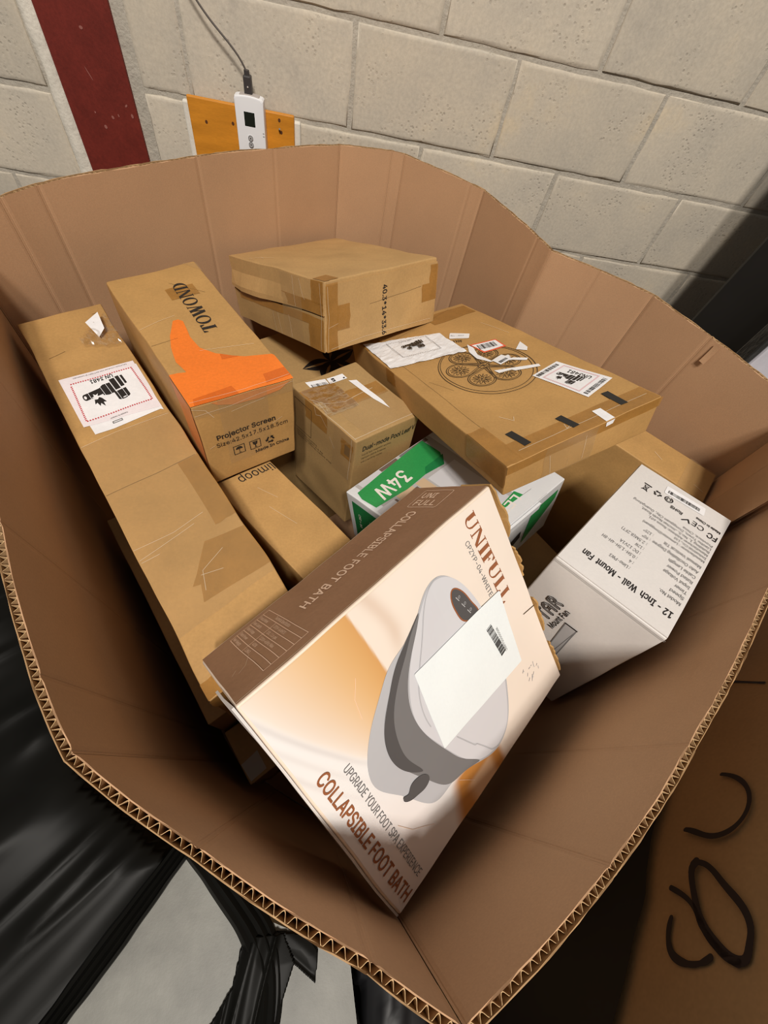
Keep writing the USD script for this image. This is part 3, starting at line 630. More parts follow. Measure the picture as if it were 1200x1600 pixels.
creases(c, 'top', [[(.345, .003), (.343, .06), (.35, .15)], [(.565, .002), (.572, .06), (.568, .11)], [(.585, .003), (.578, .09)], [(.59, .004), (.592, .03)], [(.64, .11), (.655, .07), (.684, .06)], [(.66, .065), (.67, .095)]], w=.0009)
creases(c, 'top', [[(.455, .002), (.46, .15)], [(.12, .02), (.112, .05)], [(.03, .13), (.029, .14)]], 'ink_brown', .0006, name='fold_line', h=.0006)
tape(c, 'a1', .0, .156, .0, .05, seed=6); tape(c, 'top', .79, .814, .0, .04, seed=8)

# --- clear bag scrap on the long carton
bg = thing('plastic_bag', 'crumpled clear plastic bag scrap at the far end of the long carton', 'bag', c.face('top', [[.09, .13]], 0)[0])
def crumple(u0, u1, v0, v1, n, amp, seed, sharp=2.0):
    U, V = np.meshgrid(np.linspace(u0, u1, n), np.linspace(v0, v1, n), indexing='ij'); p = np.c_[U.ravel(), V.ravel()]
    r = np.random.default_rng(seed); a = p[:, 0] * 0
    for _ in range(9):
        an = r.uniform(0, np.pi); d = p @ [np.cos(an), np.sin(an)]; a = a + np.abs(((d * r.uniform(20, 60) + r.uniform()) % 1) - .5)
    a = (a / 9 * 2) ** sharp; edge = np.clip(meshkit.fbm(np.c_[p * 40, p[:, :1] * 0], 2, seed), 0, 1)
    return p, amp * a + .002 + edge * amp * .3, grid_faces(n, n)
p_, h_, f_ = crumple(.045, .15, .085, .185, 34, .018, 5)
q_ = p_.copy(); q_[:, 0] += (p_[:, 1] - .13) * .35
keep = Polygon([(.058, .13), (.052, .148), (.09, .150), (.13, .150), (.146, .148), (.142, .13), (.115, .078), (.1, .09)]).buffer(.006)
ok = shapely.contains_xy(keep, q_[:, 0], q_[:, 1]); f_ = f_[ok[f_].all(1)]
obj('film', (c.face('top', q_, h_), f_), 'clear_film', bg, smooth=False)
obj('paper_slip', (c.face('top', [(.062, .110), (.055, .140), (.100, .136), (.112, .118)], [.010, .018, .014, .008]), [(0, 1, 2), (0, 2, 3)]), 'white_paper', bg)

# --- projector screen carton with the orange swoosh
c = carton('projector_screen_carton', 'screen', 'brown carton with a big orange swoosh and black serif lettering on its lid', 'box', 'kraft', seed=2, dent=0.0022, r=.004)
swoosh = Polygon([(0.1863, 0.071), (0.1948, 0.0767), (0.2437, 0.0696), (0.2818, 0.0736), (0.3082, 0.09), (0.3267, 0.112), (0.3374, 0.1307), (0.3502, 0.1745), (0.356, 0.1775), (0.4245, 0.177), (0.4245, 0.0), (0.335, 0.0), (0.334, -0.0019), (0.3346, 0.0145), (0.3384, 0.0272), (0.3055, 0.0223), (0.2606, 0.0302), (0.2292, 0.0399), (0.1871, 0.0609)]).buffer(-.0015).buffer(.003).buffer(-.0015).intersection(sbox(0, 0, .4245, .177))
sw = c.decal('orange_swoosh', 'top', swoosh, 'orange_print', .0005, .02, label='bright orange printed swoosh')
for t_ in (quad((.29, .1), (.3, .155), (.335, .15), (.33, .092)), quad((.408, .01), (.402, .075), (.424, .078), (.424, .006)), quad((.395, .135), (.392, .177), (.415, .177), (.418, .13))):
    c.decal('taped_ink', 'top', t_.intersection(swoosh), 'orange_taped', .0008, .02, parent=sw)
c.decal('swoosh_side', 'b0', quad((.332, 0), (.345, .05), (.36, .11), (.424, .14), (.424, 0)), 'orange_faded', .0006, .02, parent=sw)
c.decal('swoosh_front', 'a1', quad((.03, .001), (.17, .001), (.15, .014), (.11, .02), (.07, .017), (.04, .008)), 'orange_faded', .0006, .02, parent=sw)
g, w_ = serif('TOWOND'); v, f = tri2d(g); v[:, 0] *= .178 / w_; v[:, 1] *= .0265
c.text('printed_lettering', 'top', (v, f), 1, (.2435, .1225), (-1, .03), (-.0, -1), 'ink_black', label='black serif word TOWOND')
c.text('printed_text', 'a1', 'Projector Screen', .0105, (.0245, .082), (1, -.035), (-.035, -1), 'ink_black', True, width=.112)
c.text('printed_text', 'a1', 'Size:42.5x17.5x18.5cm', .0095, (.0215, .099), (1, -.03), (-.03, -1), 'ink_black', width=.139)
c.text('printed_text', 'a1', 'Made In China', .0075, (.090, .146), (1, -.03), (-.03, -1), 'ink_black', True, width=.072)
for ic, x, y in ((umbrella_icon(), .061, .1205), (glass_icon(), .0925, .122), (recycle_icon(), .123, .1235)):
    c.decal('handling_mark', 'a1', c.place(ic, (x, y), .0185, (1, -.03), (-.03, -1)), 'ink_black', .0009, .05)
tape(c, 'a1', .0, .177, .001, .024, 'tape_clear', seed=2); tape(c, 'a1', .04, .125, .0, .15, 'tape_clear', seed=3, h=.0007)
creases(c, 'a1', [[(.002, .018), (.06, .016), (.175, .004)], [(.0, .004), (.02, .012), (.03, .03)], [(.01, .095), (.02, .092)], [(.13, .085), (.15, .075)], [(.06, .028), (.12, .022)]], w=.001)
creases(c, 'top', [[(.19, .002), (.178, .04), (.172, .07)], [(.31, .16), (.29, .07)], [(.415, .002), (.418, .09), (.412, .175)]], w=.0009)
creases(c, 'top', [[(.245, .002), (.24, .05)], [(.06, .1), (.12, .15)]], 'ink_brown', .0005, name='fold_line', h=.0006)
tape(c, 'top', .08, .12, .085, .14, seed=5)
c.decal('corner_scuff', 'top', unary_union([quad((.001, .15), (.012, .176), (.045, .176), (.03, .166))]), 'tape_clear', .0009, .02)

# --- carton marked with its measurements, on the far side
c = carton('measured_carton', 'measure', 'brown carton with black numerals down its end, tilted on top at the far side', 'box', 'kraft_pale', seed=3, dent=0.0028, r=.004)
d = c.d
c.panel('flap', 'b0', Polygon([(.002, .001), (d[0] - .002, .001), (d[0] - .002, .0665), (.3, .068), (.15, .0715), (.06, .071), (.002, .066)]), 'kraft_pale', .0002, .0035, lift=lambda v: np.where(v[:, 1] > .05, .013 * np.exp(-((v[:, 0] - .10) / .10) ** 2), 0), label='upper flap bulging open along the seam')
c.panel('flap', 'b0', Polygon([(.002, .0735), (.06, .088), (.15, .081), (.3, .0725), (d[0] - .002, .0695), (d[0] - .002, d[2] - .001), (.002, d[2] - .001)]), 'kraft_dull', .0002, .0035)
c.panel('flap', 'a1', Polygon([(.002, .009), (d[1] - .002, .008), (d[1] - .002, d[2] - .001), (.002, d[2] - .001)]), 'kraft_pale', .0002, .003)
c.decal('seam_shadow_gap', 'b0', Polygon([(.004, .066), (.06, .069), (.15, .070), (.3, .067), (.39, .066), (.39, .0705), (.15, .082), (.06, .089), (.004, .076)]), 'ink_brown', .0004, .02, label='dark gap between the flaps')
for x0, x1, y0, y1, s in ((.0, .4, .042, .066, 1), (.03, .4, .074, .092, 2)): tape(c, 'b0', x0, x1, y0, y1, seed=s, h=.0040)
tape(c, 'b0', .36, .402, .0, .045, seed=4, h=.0044); tape(c, 'b0', .345, .402, .09, .14, seed=5, h=.0044); tape(c, 'top', .36, .402, .0, .035, seed=6)
tape(c, 'a1', .0, .03, .005, .14, seed=7, h=.0036); tape(c, 'a1', .028, .062, .05, .1, seed=8, h=.0036); tape(c, 'a1', .285, .336, .05, .088, seed=9, h=.0036); tape(c, 'a1', .31, .336, .012, .05, seed=10, h=.0036)
tape(c, 'b0', .24, .32, .002, .138, 'tape_clear', seed=12, h=.0046)
creases(c, 'b0', [[(.293, .004), (.297, .066)], [(.318, .006), (.33, .04), (.335, .045)], [(.19, .095), (.2, .136)], [(.215, .094), (.226, .138)], [(.262, .09), (.272, .137)], [(.392, .004), (.396, .07), (.392, .135)]], w=.0014, h=.0054)
creases(c, 'a1', [[(.004, .01), (.006, .07), (.003, .138)], [(.01, .135), (.1, .128), (.32, .13)], [(.006, .09), (.03, .085)]], w=.001, h=.0042)
c.text('printed_numerals', 'a1', '40.3*14*33.6', .0125, (.1555, .0285), (.035, 1), (1, -.035), 'ink_black', True, .0036, width=.109, label='black measurements 40.3*14*33.6')
creases(c, 'top', [[(.09, .022), (.1, .034), (.115, .03)], [(.08, .012), (.095, .012)], [(.10, .025), (.13, .05)]], w=.002); creases(c, 'a1', [[(.12, .062), (.28, .052)]], 'ink_brown', .0004, name='fold_line', h=.0036)

# --- flat carton: labels, torn slips and the round ornament print
c = carton('flat_carton', 'flat', 'wide flat brown carton with many white labels and three black tape strips', 'box', 'kraft', seed=4, dent=0.0022, r=.004)
d = c.d
pch = c.decal('label_pouch', 'top', quad((.0629, .0046), (.09, .07), (.1316, .1834), (.165, .178), (.19, .18), (.2564, .1751), (.243, .11), (.2183, .0022), (.15, .006)), 'white_paper', .0012, .006, label='wrinkled white battery warning pouch', wrinkle=.007)
q = quad((.1053, .0486), (.1295, .1439), (.213, .135), (.195, .047)); c.decal('dashed_border', 'top', dashes(q, .0015, .0042, .55), 'ink_black', .0052, .05, parent=pch)
c.decal('battery_mark', 'top', c.place(ICON, (.152, .070), .055, (.12, 1), (-1, .12)), 'ink_black', .0054, .01, parent=pch)
c.text('warning_text', 'top', 'UN 3481', .005, (.1215, .107), (-.1, -1), (1, -.1), 'ink_black', False, .0054, parent=pch, width=.032)
lb = c.decal('small_label', 'top', quad((.148, .2015), (.183, .235), (.2019, .22), (.1735, .1831)).buffer(-.003).buffer(.003), 'white_paper', .0008, label='small rounded white price label')
c.text('label_text', 'top', '12lbs - 70g', .005, (.181, .221), (-.6, -.78), (.8, -.6), 'ink_grey', False, .0012, parent=lb, width=.032)
c.text('printed_text', 'top', 'MAX', .012, (.198, .203), (-.55, -.8), (.8, -.55), 'ink_brown', True, .0007, width=.022)
lb = c.decal('barcode_label', 'top', quad((.232, .199), (.2462, .262), (.291, .258), (.284, .203)), 'ink_orange_red', .0008, label='barcode label edged in orange red')
c.decal('label_field', 'top', quad((.238, .2014), (.2497, .2585), (.2852, .2551), (.28, .2075)), 'white_paper', .0011, parent=lb)
c.decal('barcode', 'top', c.place(barcode(.042, .022, 22, 3), (.246, .209), 1.0, (.2, 1), (1, -.2)), 'ink_black', .0015, .05, parent=lb)
for pts in (((.2937, .2931), (.325, .288), (.3371, .2772), (.318, .262)), ((.228, .196), (.25, .198), (.285, .1855), (.327, .19), (.3268, .2339), (.338, .232), (.33, .185), (.3, .172), (.262, .178)), ((.334, .19), (.345, .2339), (.366, .256), (.372, .247), (.352, .225)), ((.365, .168), (.378, .2), (.4, .255), (.41, .252), (.392, .2), (.385, .197), (.38, .17))):
    c.decal('torn_slip', 'top', quad(*pts), 'white_paper', .0012, label='torn scrap of white label')
lb = c.decal('small_label', 'top', quad((.3174, .2231), (.3275, .1908), (.354, .1925), (.347, .229)), 'white_paper', .0016, label='small white barcode sticker')
c.decal('barcode', 'top', c.place(barcode(.024, .008, 14, 5), (.341, .196), 1.0, (-.25, 1), (1, .25)), 'ink_black', .002, .05, parent=lb)
lb = c.decal('hazard_label', 'top', quad((.4295, .2142), (.414, .2883), (.5273, .3177), (.5505, .2373)), 'white_paper', .0008, label='white UN 3481 label with a bar code at each end')
c.decal('pink_border', 'top', ring(quad((.4475, .2245), (.435, .288), (.509, .307), (.528, .2385)), .003), 'ink_pink', .0012, parent=lb)
c.decal('barcode', 'top', c.place(barcode(.062, .0085, 26, 7), (.4335, .2195), 1.0, (-.2, .98), (.98, .2)), 'ink_black', .0012, .05, parent=lb)
c.decal('barcode', 'top', c.place(barcode(.068, .0085, 26, 8), (.535, .2405), 1.0, (-.26, .965), (.965, .26)), 'ink_black', .0012, .05, parent=lb)
c.decal('battery_mark', 'top', c.place(ICON, (.4535, .2535), .052, (.968, .251), (-.2, .98)), 'ink_black', .0013, .05, parent=lb)
c.text('warning_text', 'top', 'UN3481', .0105, (.5035, .2955), (-.968, -.251), (.2, -.98), 'ink_black', True, .0013, width=.05, parent=lb)
# ornament
def petal_disc(cx, cy, a, r):
    tip = Polygon([(cx + r * k * math.cos(a + w), cy + r * k * math.sin(a + w)) for k, w in [(1.75, math.pi)] + [(1, w) for w in np.linspace(-2.2, 2.2, 26)]])
    out = [ring(tip.buffer(.0012), .0018), ring(tip.buffer(-.003), .0013), Point(cx, cy).buffer(.0028)]
    for k in range(7):
        t = a + k * 2 * math.pi / 7; e = affinity.rotate(affinity.translate(affinity.scale(Point(0, 0).buffer(r * .26, 8), 1, .42), r * .43, 0), math.degrees(t), origin=(0, 0)); out.append(affinity.translate(ring(e, .0012), cx, cy))
    for k in range(7):
        t = a + (k + .5) * 2 * math.pi / 7; out.append(LineString([(cx + r * .3 * math.cos(t), cy + r * .3 * math.sin(t)), (cx + r * .72 * math.cos(t), cy + r * .72 * math.sin(t))]).buffer(.0008))
    return unary_union(out)
OC = (.342, .166); disc = affinity.translate(affinity.scale(Point(0, 0).buffer(1, 48), .112, .098), *OC); G = [ring(disc, .0016), ring(affinity.translate(affinity.scale(Point(0, 0).buffer(1, 48), .106, .092), OC[0] - .003, OC[1]), .0013)]
for k in range(6):
    a = math.radians(18 + 60 * k); G.append(petal_disc(OC[0] - .01 + .059 * math.cos(a), OC[1] + .053 * math.sin(a), a, .0285))
G.append(ring(Point(OC[0] - .01, OC[1]).buffer(.013), .0012)); G.append(Point(OC[0] - .01, OC[1]).buffer(.0035))
G = unary_union(G)
for hide in (quad((.0629, .0046), (.1316, .1834), (.2564, .1751), (.2183, .0022)), ): G = G.difference(hide)
c.decal('printed_ornament', 'top', G, 'ink_brown', .0006, .05, label='line print of six petalled discs in an oval')
ev = d[1]
c.decal('edge_tape', 'top', sbox(.577, .03, d[0], ev - .004), 'tape_brown', .0006, .02); c.decal('edge_tape', 'a1', sbox(.0, .0, ev, .018), 'tape_brown', .0006, .02)
tape(c, 'top', .515, d[0], .0, .034, seed=21, h=.0008); tape(c, 'b0', .515, d[0], .0, .05, seed=22); tape(c, 'b0', .2, .24, .0, .035, seed=23); tape(c, 'a1', .08, .135, .0, .067, 'tape_clear', seed=24, h=.0008); tape(c, 'a1', .135, .19, .0, .067, 'tape_clear', seed=25, h=.0008)
tape(c, 'top', .02, .08, .2, .327, seed=26); tape(c, 'top', .0, .1, .0, .05, seed=27)
for a, b in (((.5531, .058), (.5965, .0625)), ((.566, .153), (.604, .157)), ((.5547, .2695), (.6025, .2675))):
    c.decal('black_tape_strip', 'top', LineString([a, b]).buffer(.0075, cap_style='flat'), 'tape_black', .0011, .02, label='short strip of black tape')
c.decal('white_tag', 'top', quad((.586, .209), (.588, .227), (d[0], .224), (d[0], .205)), 'white_paper', .0012); c.decal('white_tag', 'a1', quad((.2045, 0), (.224, 0), (.222, .008), (.206, .009)), 'white_paper', .0012)
creases(c, 'top', [[(.601, .04), (.6, .32)], [(.505, .075), (.53, .088), (.52, .095)], [(.588, .145), (.6, .14), (.594, .155)], [(.15, .29), (.2, .3), (.24, .305)]], w=.0013, h=.0009)
creases(c, 'top', [[(.03, .03), (.58, .03)], [(.1, .05), (.02, .28)], [(.32, .04), (.38, .06)]], 'ink_brown', .0004, name='fold_line', h=.0007)
creases(c, 'a1', [[(.165, .01), (.17, .06)], [(.09, .02), (.1, .064)]], w=.001, h=.001)

# --- carton with the leaf print underneath
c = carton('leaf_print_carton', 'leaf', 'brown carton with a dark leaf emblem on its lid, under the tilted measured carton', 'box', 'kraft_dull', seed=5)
pet = lambda a, L, w: affinity.rotate(Polygon([(L * t, w * math.sin(math.pi * t ** .8)) for t in np.linspace(0, 1, 18)] + [(L * t, -w * math.sin(math.pi * t ** .8)) for t in np.linspace(1, 0, 18)]), a, origin=(0, 0))
lf = unary_union([pet(a, .085, .022).difference(pet(a, .085, .004)) for a in (-95, -45, 100, 150, 30)] + [pet(0, .05, .012)])
c.decal('printed_emblem', 'top', affinity.translate(lf, .165, .292), 'ink_black', .0006)
# --- pool leaf vacuum carton
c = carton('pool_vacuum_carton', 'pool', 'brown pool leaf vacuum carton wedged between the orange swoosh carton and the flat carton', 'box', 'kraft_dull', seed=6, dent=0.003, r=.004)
d = c.d
for q, s in ((quad((.0092, .0299), (.0166, .0735), (.0357, .0695), (.0275, .0285)), 3), (quad((.0172, .0765), (.0211, .1157), (.0385, .1151), (.0366, .071)), 4)):
    lb = c.decal('shipping_label', 'top', q, 'white_paper', .001)
    if s == 3: c.decal('barcode', 'top', c.place(barcode(.034, .009, 16, s), (.021, .0345), 1.0, (.15, 1), (1, -.15)), 'ink_black', .0014, .05, parent=lb)
    else: c.decal('code_block', 'top', unary_union([quad((.0225, .083), (.0232, .090), (.0345, .088), (.034, .081)).difference(quad((.027, .083), (.0275, .087), (.0305, .087), (.03, .083))), quad((.032, .108), (.032, .112), (.0355, .112), (.0355, .107))]), 'ink_black', .0014, parent=lb)
c.decal('white_slip', 'top', quad((.0463, .1117), (.0528, .1283), (.1357, .1295), (.16, .126), (.121, .1157)), 'white_paper', .001)
tape(c, 'top', .075, .115, .02, .163, seed=31); tape(c, 'top', .03, .075, .0, .08, seed=32); tape(c, 'top', .11, .198, .03, .163, 'tape_clear', seed=33, h=.0008)
tape(c, 'b0', .14, .2, .0, .145, 'tape_clear', seed=34); tape(c, 'b0', .165, .2, .02, .075, seed=35); tape(c, 'b0', .05, .12, .0, .05, seed=39)
creases(c, 'top', [[(.06, .003), (.085, .02), (.1, .06), (.09, .14)], [(.07, .004), (.09, .008), (.1, .02)], [(.08, .01), (.11, .006)], [(.11, .002), (.2, .004)], [(.085, .02), (.105, .012)], [(.198, .004), (.197, .16)]], w=.0016)
creases(c, 'b0', [[(.08, .003), (.085, .02), (.1, .012)], [(.1, .01), (.12, .03)], [(.13, .05), (.145, .075)], [(.195, .003), (.197, .14)]], w=.0016)
# crumpled film on the lid corner
p_, h_, f_ = crumple(.035, .125, .0, .075, 26, .010, 17); bgf = obj('crumpled_film', (c.face('top', p_, h_), f_), 'clear_film', c.path)
c.text('printed_text', 'a1', 'Dual-mode Pool Leaf V', .0145, (.0175, .0395), (1, .015), (.015, -1), 'ink_black', True, width=.145)
for k in range(3): c.text('printed_text', 'a1', ('Full & fast magnetic suction', 'Remove debris & leaves', 'with 2 working modes')[k], .0055, (.019, .0555 + .0125 * k), (1, 0), (0, -1), 'ink_brown', False, width=(.078, .066, .058)[k])
c.decal('printed_panel', 'b0', ring(sbox(.015, .02, .07, .11), .0011), 'ink_brown', .0008)
for k in range(3): c.text('printed_text', 'b0', ('Model No: HJ2201', 'Gross weight: 4.6 kg', 'Made in China, carton size')[k], .0045, (.02, .122 + .0085 * k), (1, 0), (0, -1), 'ink_brown', False, width=(.07, .09, .12)[k])

# --- LED panel light carton
c = carton('light_carton', 'led', 'green and white carton marked 34W, under the near edge of the flat carton', 'box', 'white_glossy', seed=7, dent=.001)
d = c.d
gp = Polygon([(.024, .012), (.016, .085), (.006, .2218), (.062, .224), (.0945, .2027), (.088, .15), (.092, .09), (.0838, .0098), (.045, .006)])
pic = c.decal('printed_photo', 'top', sbox(.004, .022, d[0] - .004, d[1] - .13), 'photo_grey', .0009, label='room photograph printed on the lid')
for pts, mt in (((.004, .03, .02, .09), 'shape_pale'), ((.004, .09, .014, .14), 'photo_brown'), ((.004, .15, .014, .19), 'shape_mid'), ((.004, .19, .014, .235), 'photo_brown'), ((.092, .005, .14, .05), 'shape_pale'), ((.095, .05, .13, .055), 'photo_brown'), ((.09, .06, .15, .105), 'photo_beige'), ((.1, .105, .16, .112), 'photo_brown'), ((.092, .115, .2, .14), 'photo_beige'), ((.1, .145, .28, .23), 'shape_pale')):
    c.decal('photo_patch', 'top', sbox(pts[0], pts[1], pts[2], pts[3]), mt, .0013, parent=pic)
bd_ = c.decal('green_band', 'top', gp, 'green_print', .0018, .015, label='green band with the wattage')
c.decal('band_fold', 'top', quad((.088, .15), (.0945, .2027), (.07, .224), (.072, .165)), 'green_dark', .0021, .02, parent=bd_)
c.text('printed_wattage', 'top', '34W', .036, (.040, .125), (.05, -1), (1, .05), 'ink_white', True, .0024, width=.092, label='white figures 34W')
c.decal('green_side', 'b0', Polygon([(.018, .018), (d[0] - .02, .018), (d[0] - .02, d[2] - .012), (.018, d[2] - .012)]), 'green_dark', .0007)
c.text('printed_text', 'b0', 'CRI > 80', .007, (.035, .05), (0, 1), (1, 0), 'ink_white', True, .001, width=.05); c.text('printed_text', 'b0', '3000-5000K', .006, (.07, .05), (0, 1), (1, 0), 'ink_white', False, .001, width=.06)
c.decal('dark_ring', 'b0', ring(Point(.085, .085).buffer(.028), .02), 'ink_black', .001)
c.decal('green_side', 'a1', Polygon([(.258, .03), (.357, .022), (.357, .05), (.262, .14), (.258, .12)]), 'green_print', .0007)
for pts in (((.244, .236), (.256, .262), (.263, .257), (.252, .232)),): pass
gl = c.decal('green_field', 'top', quad((.262, .150), (.250, .250), (.274, .258), (.286, .150)), 'green_print', .0018)
c.text('printed_lettering', 'top', 'LED', .019, (.2545, .245), (.1, -1), (1, .1), 'ink_white', True, .0024, width=.075, parent=gl, label='white letters LED')
c.panel('end_flap', 'top', Polygon([(d[0] - .035, .16), (d[0] - .03, .285), (d[0] - .001, .3), (d[0] - .001, .16)]), 'white_glossy', .0002, .0025)
c.panel('tuck_tab', 'a1', Polygon([(.16, .006), (.272, .006), (.27, .022), (.162, .024)]), 'white_glossy', .0008, .006); c.decal('slot', 'a1', Polygon([(.17, .026), (.272, .022), (.272, .026), (.17, .032)]), 'ink_black', .001)
c.decal('black_mark', 'a1', unary_union([quad((.2, .09), (.235, .075), (.24, .1), (.21, .12)), quad((.17, .11), (.2, .1), (.21, .13), (.18, .14))]), 'ink_black', .0009)

# --- fan carton
c = carton('fan_carton', 'fan', 'white wall fan carton with black print standing at the right side of the bin', 'box', 'white_card', seed=8, dent=.0008, r=.0035)
d = c.d
c.panel('lid_flap', 'top', sbox(.0015, .0015, d[0] - .002, d[1] - .0015), 'white_card', .0002, .0018, cell=.05)
# print reads towards the far left: right to left for the camera
rd, upv = (-.0, -1), (1, 0)
T = lambda name, txt, h, at, w, b=False: c.text(name, 'top', txt, h, at, (-.012, -1), (1, -.012), 'ink_black' if b else 'ink_grey', b, .0022, width=w)
def row(txt, h, u, v0, w, b=False): return T('printed_text', txt, h, (u, v0), w, b)
row('12 - Inch  Wall - Mount  Fan', .0125, .266, .163, .140, True)
for k, (a, b) in enumerate((('Model No.', ': Limo-PW3'), ('Speed', ': 4'), ('Timer', ': 0.5H-1.5H-4H-8H'), ('Input Voltage', ': DC 12V1A'), ('Rated Power', ': 12W'), ('Cable Length', ': 2.5M(8.2FT)'), ('Auto Oscillating Degree', ': 90°'), ('Manual Vertical Tilt', ': 125°'))):
    u = .2405 - .0133 * k
    row(a, .0068, u, .1645, (.032, .021, .019, .041, .040, .042, .074, .060)[k]); row(b, .0068, u, .087, (.033, .007, .058, .034, .014, .043, .013, .016)[k])
for k, t in enumerate(('Manufacturer : Lemostar(Dongguan)', 'Industrial Co., Ltd', 'Manufacturer Address: Room 601,', 'Building 1, No.5, Jinchai North Road,', 'Liaobu Town, Dongguan City, Guangdong', 'Province, China')):
    row(t, .0056, .1325 - .0088 * k, .165, (.103, .052, .101, .117, .136, .050)[k])
row('Made in China', .0058, .0475, .1655, .042, True)
c.text('printed_mark', 'top', 'FC', .0125, (.0645, .1665), (-.012, -1), (1, -.012), 'ink_black', True, .0022, width=.017)
c.text('printed_mark', 'top', 'CE', .0115, (.061, .143), (-.012, -1), (1, -.012), 'ink_black', False, .0022, width=.021)
c.text('printed_mark', 'top', 'RoHS', .0075, (.0585, .1035), (-.012, -1), (1, -.012), 'ink_black', True, .0022, width=.022)
c.decal('printed_mark', 'top', LineString([(.0735, .119), (.0665, .115), (.0755, .107)]).buffer(.0012), 'ink_black', .0022, .05)
gd = unary_union([ring(Point(0, 0).buffer(.0075), .0018).difference(sbox(-.02, -.0015, 0, .0015)), ring(Point(0, 0).buffer(.0042), .0014).difference(sbox(0, -.001, .02, .001))])
c.decal('printed_mark', 'top', affinity.translate(gd, .049, .0735), 'ink_black', .0022, .05)
c.decal('printed_mark', 'top', c.place(recycle_icon(), (.0515, .0535), .0145, (-.012, -1), (1, -.012)), 'ink_black', .0022, .05)
bn = unary_union([LineString([(-.005, .008), (.004, -.006)]).buffer(.0007), LineString([(.005, .008), (-.004, -.006)]).buffer(.0007), ring(sbox(-.0032, -.006, .0032, .0055), .0006), sbox(-.0045, .0055, .0045, .007), sbox(-.007, -.0115, .007, -.009)])
c.decal('printed_mark', 'top', c.place(bn, (.0555, .033), 1.0, (-.012, -1), (1, -.012)), 'ink_black', .0022, .05)
lb = c.decal('barcode_sticker', 'top', quad((.0165, .0585), (.0128, .128), (.0345, .1315), (.0388, .0605)).buffer(-.003).buffer(.003), 'white_paper', .0022, label='white bar code sticker')
c.decal('barcode', 'top', c.place(barcode(.056, .0085, 30, 12), (.0345, .0655), 1.0, (-.06, 1), (-1, -.06)), 'ink_black', .0027, .05, parent=lb); c.text('label_text', 'top', 'X004B0QRZN', .003, (.0225, .119), (.06, -1), (1, .06), 'ink_grey', False, .0027, width=.032, parent=lb)
# front: outlined brand letters, product name and a drawing of the carton
def tri_line(shape): return unary_union([shape.buffer(.0062).difference(shape.buffer(.0046)), shape.buffer(.0030).difference(shape.buffer(.0014))])
A_ = LineString([(0, 0), (0, .016), (.003, .0215), (.008, .0235), (.013, .0215), (.016, .016), (.016, 0)]).union(LineString([(.004, .011), (.014, .011)])); R_ = LineString([(0, 0), (0, .0235), (.009, .0235), (.0125, .019), (.0125, .0145), (.009, .011), (.005, .011)]).union(LineString([(.008, .011), (.0135, 0)])); T_ = LineString([(0, .0235), (.016, .0235)]).union(LineString([(.008, .0235), (.008, 0)]))
S_ = LineString([(.012, .021), (.008, .0235), (.003, .022), (.001, .017), (.011, .010), (.012, .005), (.008, 0), (.002, .001)])
g = unary_union([ring(affinity.translate(s_, x, 0).buffer(.0036), .0016).union(affinity.translate(s_, x, 0).buffer(.0007)) for s_, x in ((S_, -.058), (T_, -.034), (A_, -.0095), (R_, .017))])
c.decal('brand_lettering', 'a1', c.place(g, (.0545, .106), .88, (0, -1), (-1, 0)), 'ink_black', .0008, .05, label='outlined black letters ending TAR')
c.text('printed_text', 'a1', 'Mount Fan', .0098, (.0715, .147), (0, -1), (-1, 0), 'ink_black', True, .0009, width=.064)
dr = unary_union([LineString([(.088, .2), (.078, .110), (.0973, .1089), (.106, .2)]).buffer(.0008), LineString([(.0973, .1089), (.098, .2)]).buffer(.0005)])
c.decal('printed_drawing', 'a1', dr, 'ink_grey', .0009, .05); c.decal('printed_drawing_fill', 'a1', quad((.088, .2), (.078, .110), (.0973, .1089), (.106, .2)), 'ink_light_grey', .0006, .05)
c.decal('printed_drawing_edge', 'a1', LineString([(.078, .110), (.0973, .1089)]).buffer(.0014), 'ink_black', .0011, .05)
creases(c, 'a1', [[(.0, .0035), (d[1], .0035)], [(.0, .0065), (d[1], .0062)]], 'ink_light_grey', .0007, name='seam_line', h=.0008)

